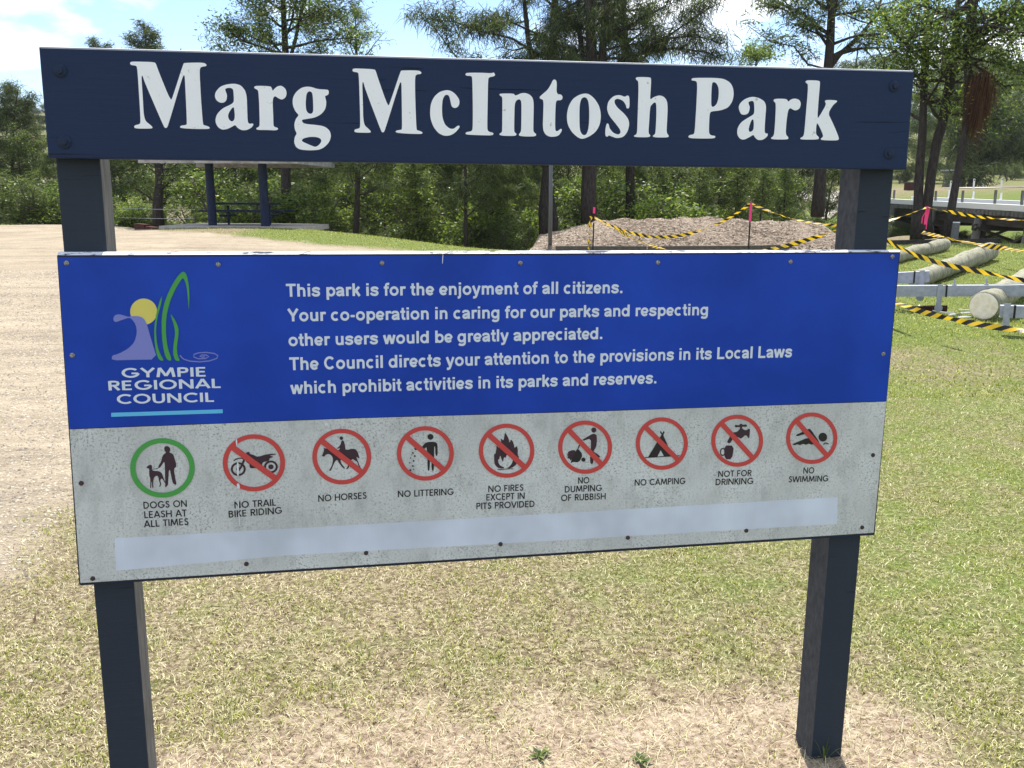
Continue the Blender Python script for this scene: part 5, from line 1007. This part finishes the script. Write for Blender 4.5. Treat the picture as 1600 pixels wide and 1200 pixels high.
# road on the far side of the bridge
rm = mat('pale gravel road', (.5, .46, .40), .95, .1); base(rm, ramp(rm, noise(rm, 2, 6, .7), [(.3, (.40, .35, .29)), (.7, (.58, .54, .47))]))
def road(pxs, w, name):
    V_, F_ = [], []; pts = [P(*q) for q in pxs]; cv = []
    for i in range(len(pts)-1):
        for k in range(8): cv.append(pts[i].lerp(pts[i+1], k/8))
    cv.append(pts[-1])
    for i, p in enumerate(cv):
        t = (cv[min(i+1, len(cv)-1)]-cv[max(i-1, 0)]); t.z = 0; t.normalize(); n_ = Vector((-t.y, t.x, 0))
        for s_ in (-1, -.33, .33, 1):
            q = p+n_*w/2*s_; V_.append((q.x, q.y, h(q.x, q.y)+.05))
    for i in range(len(cv)-1):
        for k in range(3): F_.append((i*4+k, i*4+k+1, i*4+k+5, i*4+k+4))
    o = link(bpy.data.objects.new(name, raw_mesh(name, V_, F_, rm))); tag(o, kind='structure')
road([(1230, 285, 96), (1300, 292, 82), (1345, 305, 68)], 5, 'road')
road([(1500, 303, 84), (1560, 299.5, 86), (1640, 294, 88), (1760, 288, 92)], 4, 'dirt_track')
# small far things
b = P(1489, 301, 96); b.z = h(b.x, b.y)
ht = thing('farm_shed', 'small grey shed on the paddock seen between the tree trunks', 'shed', tuple(b), .2)
mb = MB(); mb.box((0, 0, .75), (1.5, 1.3, 1.5)); mb.build('wall', M['oldgrey'], ht); mb = MB(); mb.box((0, 0, 1.58), (2.0, 1.7, .14)); mb.build('roof', M['roof'], ht); mb = MB(); mb.box((-.1, -.66, .6), (.5, .03, 1.1)); mb.build('door', M['galv'], ht)
b = P(1421, 303, 82); b.z = h(b.x, b.y); cr2 = thing('timber_crate', 'dark brown timber crate on the far bank left of the trunks', 'crate', tuple(b), .1)
mb = MB(); mb.box((0, 0, .3), (.75, .6, .6)); mb.build('body', M['rustbox'], cr2, bevel=.02); mb = MB(); mb.box((0, 0, .64), (.85, .7, .07)); mb.build('lid', M['sleeper'], cr2)
pr = None
for i, (u, v, d) in enumerate(((1484, 308, 78), (1520, 306, 80), (1563, 306, 80), (1535, 298, 90))):
    b = P(u, v, d); b.z = h(b.x, b.y)
    if pr is None:
        pr = thing('guide_post', 'x', 'guide post', tuple(b), 0, 'white guide posts beyond the bridge'); mb = MB(); mb.box((0, 0, .4), (.14, .05, 1.0)); mb.build('shaft', M['white'], pr); mb = MB(); mb.box((0, -.03, .78), (.07, .012, .12)); mb.build('reflector', M['rustbox'], pr); g = pr
    else: g = copy_tree(pr, b, 0, (1, 1, 1 if i < 3 else .5))
    g['label'] = ('white guide post close to the leaning trunk', 'white guide post under the dark paddock tree', 'white guide post towards the right edge of the road', 'short white marker on the dirt track')[i]
fp = None
for i, (u, d) in enumerate(((1404, 118), (1432, 120), (1543, 150), (1560, 148), (1571, 122), (1590, 150), (1610, 121))):
    b = P(u, 300, d); b.z = h(b.x, b.y)
    if fp is None: mb = MB(); mb.tube([(0, 0, -.1), (0, 0, 1.2)], .09, 6); fp = mb.build('fence_post', M['sleeper']); tag(fp, 'weathered fence post standing on the dry paddock', 'fence post', 'fence posts on the paddock'); fp.location = b
    else: g = fp.copy(); C.objects.link(g); g.location = b

# weeds at the foot of the sign
wr = np.random.default_rng(23)
for (u, v, n_, ln_, lab) in ((1287, 1192, 9, .10, 'tuft of long grass growing at the foot of the right post'), (1000, 1194, 14, .05, 'small flat green weed on the bare patch near the bottom edge'), (842, 1186, 12, .05, 'tiny bright weed left on the bare patch below the panel')):
    x_, y_ = hit(u, v); mb = MB()
    for k in range(n_):
        a = wr.random()*6.28; e = .9+.5*wr.random() if ln_ > .08 else .25+.4*wr.random(); d = Vector((math.cos(a)*math.cos(e), math.sin(a)*math.cos(e), math.sin(e))); s_ = Vector((-math.sin(a), math.cos(a), 0)); l_ = ln_*(.6+.6*wr.random()); w_ = .0022 if ln_ > .08 else .007
        m1 = d*l_*.55; t_ = d*l_+Vector((0, 0, -l_*.2)); mb.add([s_*-w_*.5, s_*w_*.5, m1+s_*w_, t_, m1-s_*w_], [(0, 1, 2, 4), (4, 2, 3)])
    o = mb.build('weed', LEAF2); o.location = (x_, y_, h(x_, y_)+.004); tag(o, lab, 'weed')
# ================================================================== AIR
hz = MB(); hz.box((0, 0, 28), (1320, 1320, 76)); hm = bpy.data.materials.new('air'); hm.use_nodes = True; hn = hm.node_tree; hn.nodes.remove(hn.nodes['Principled BSDF'])
pv = hn.nodes.new('ShaderNodeVolumePrincipled'); pv.inputs['Density'].default_value = .00013; pv.inputs['Color'].default_value = (.88, .93, 1, 1); pv.inputs['Anisotropy'].default_value = .3; hn.links.new(pv.outputs[0], hn.nodes['Material Output'].inputs['Volume'])
tag(hz.build('haze', hm), kind='stuff')
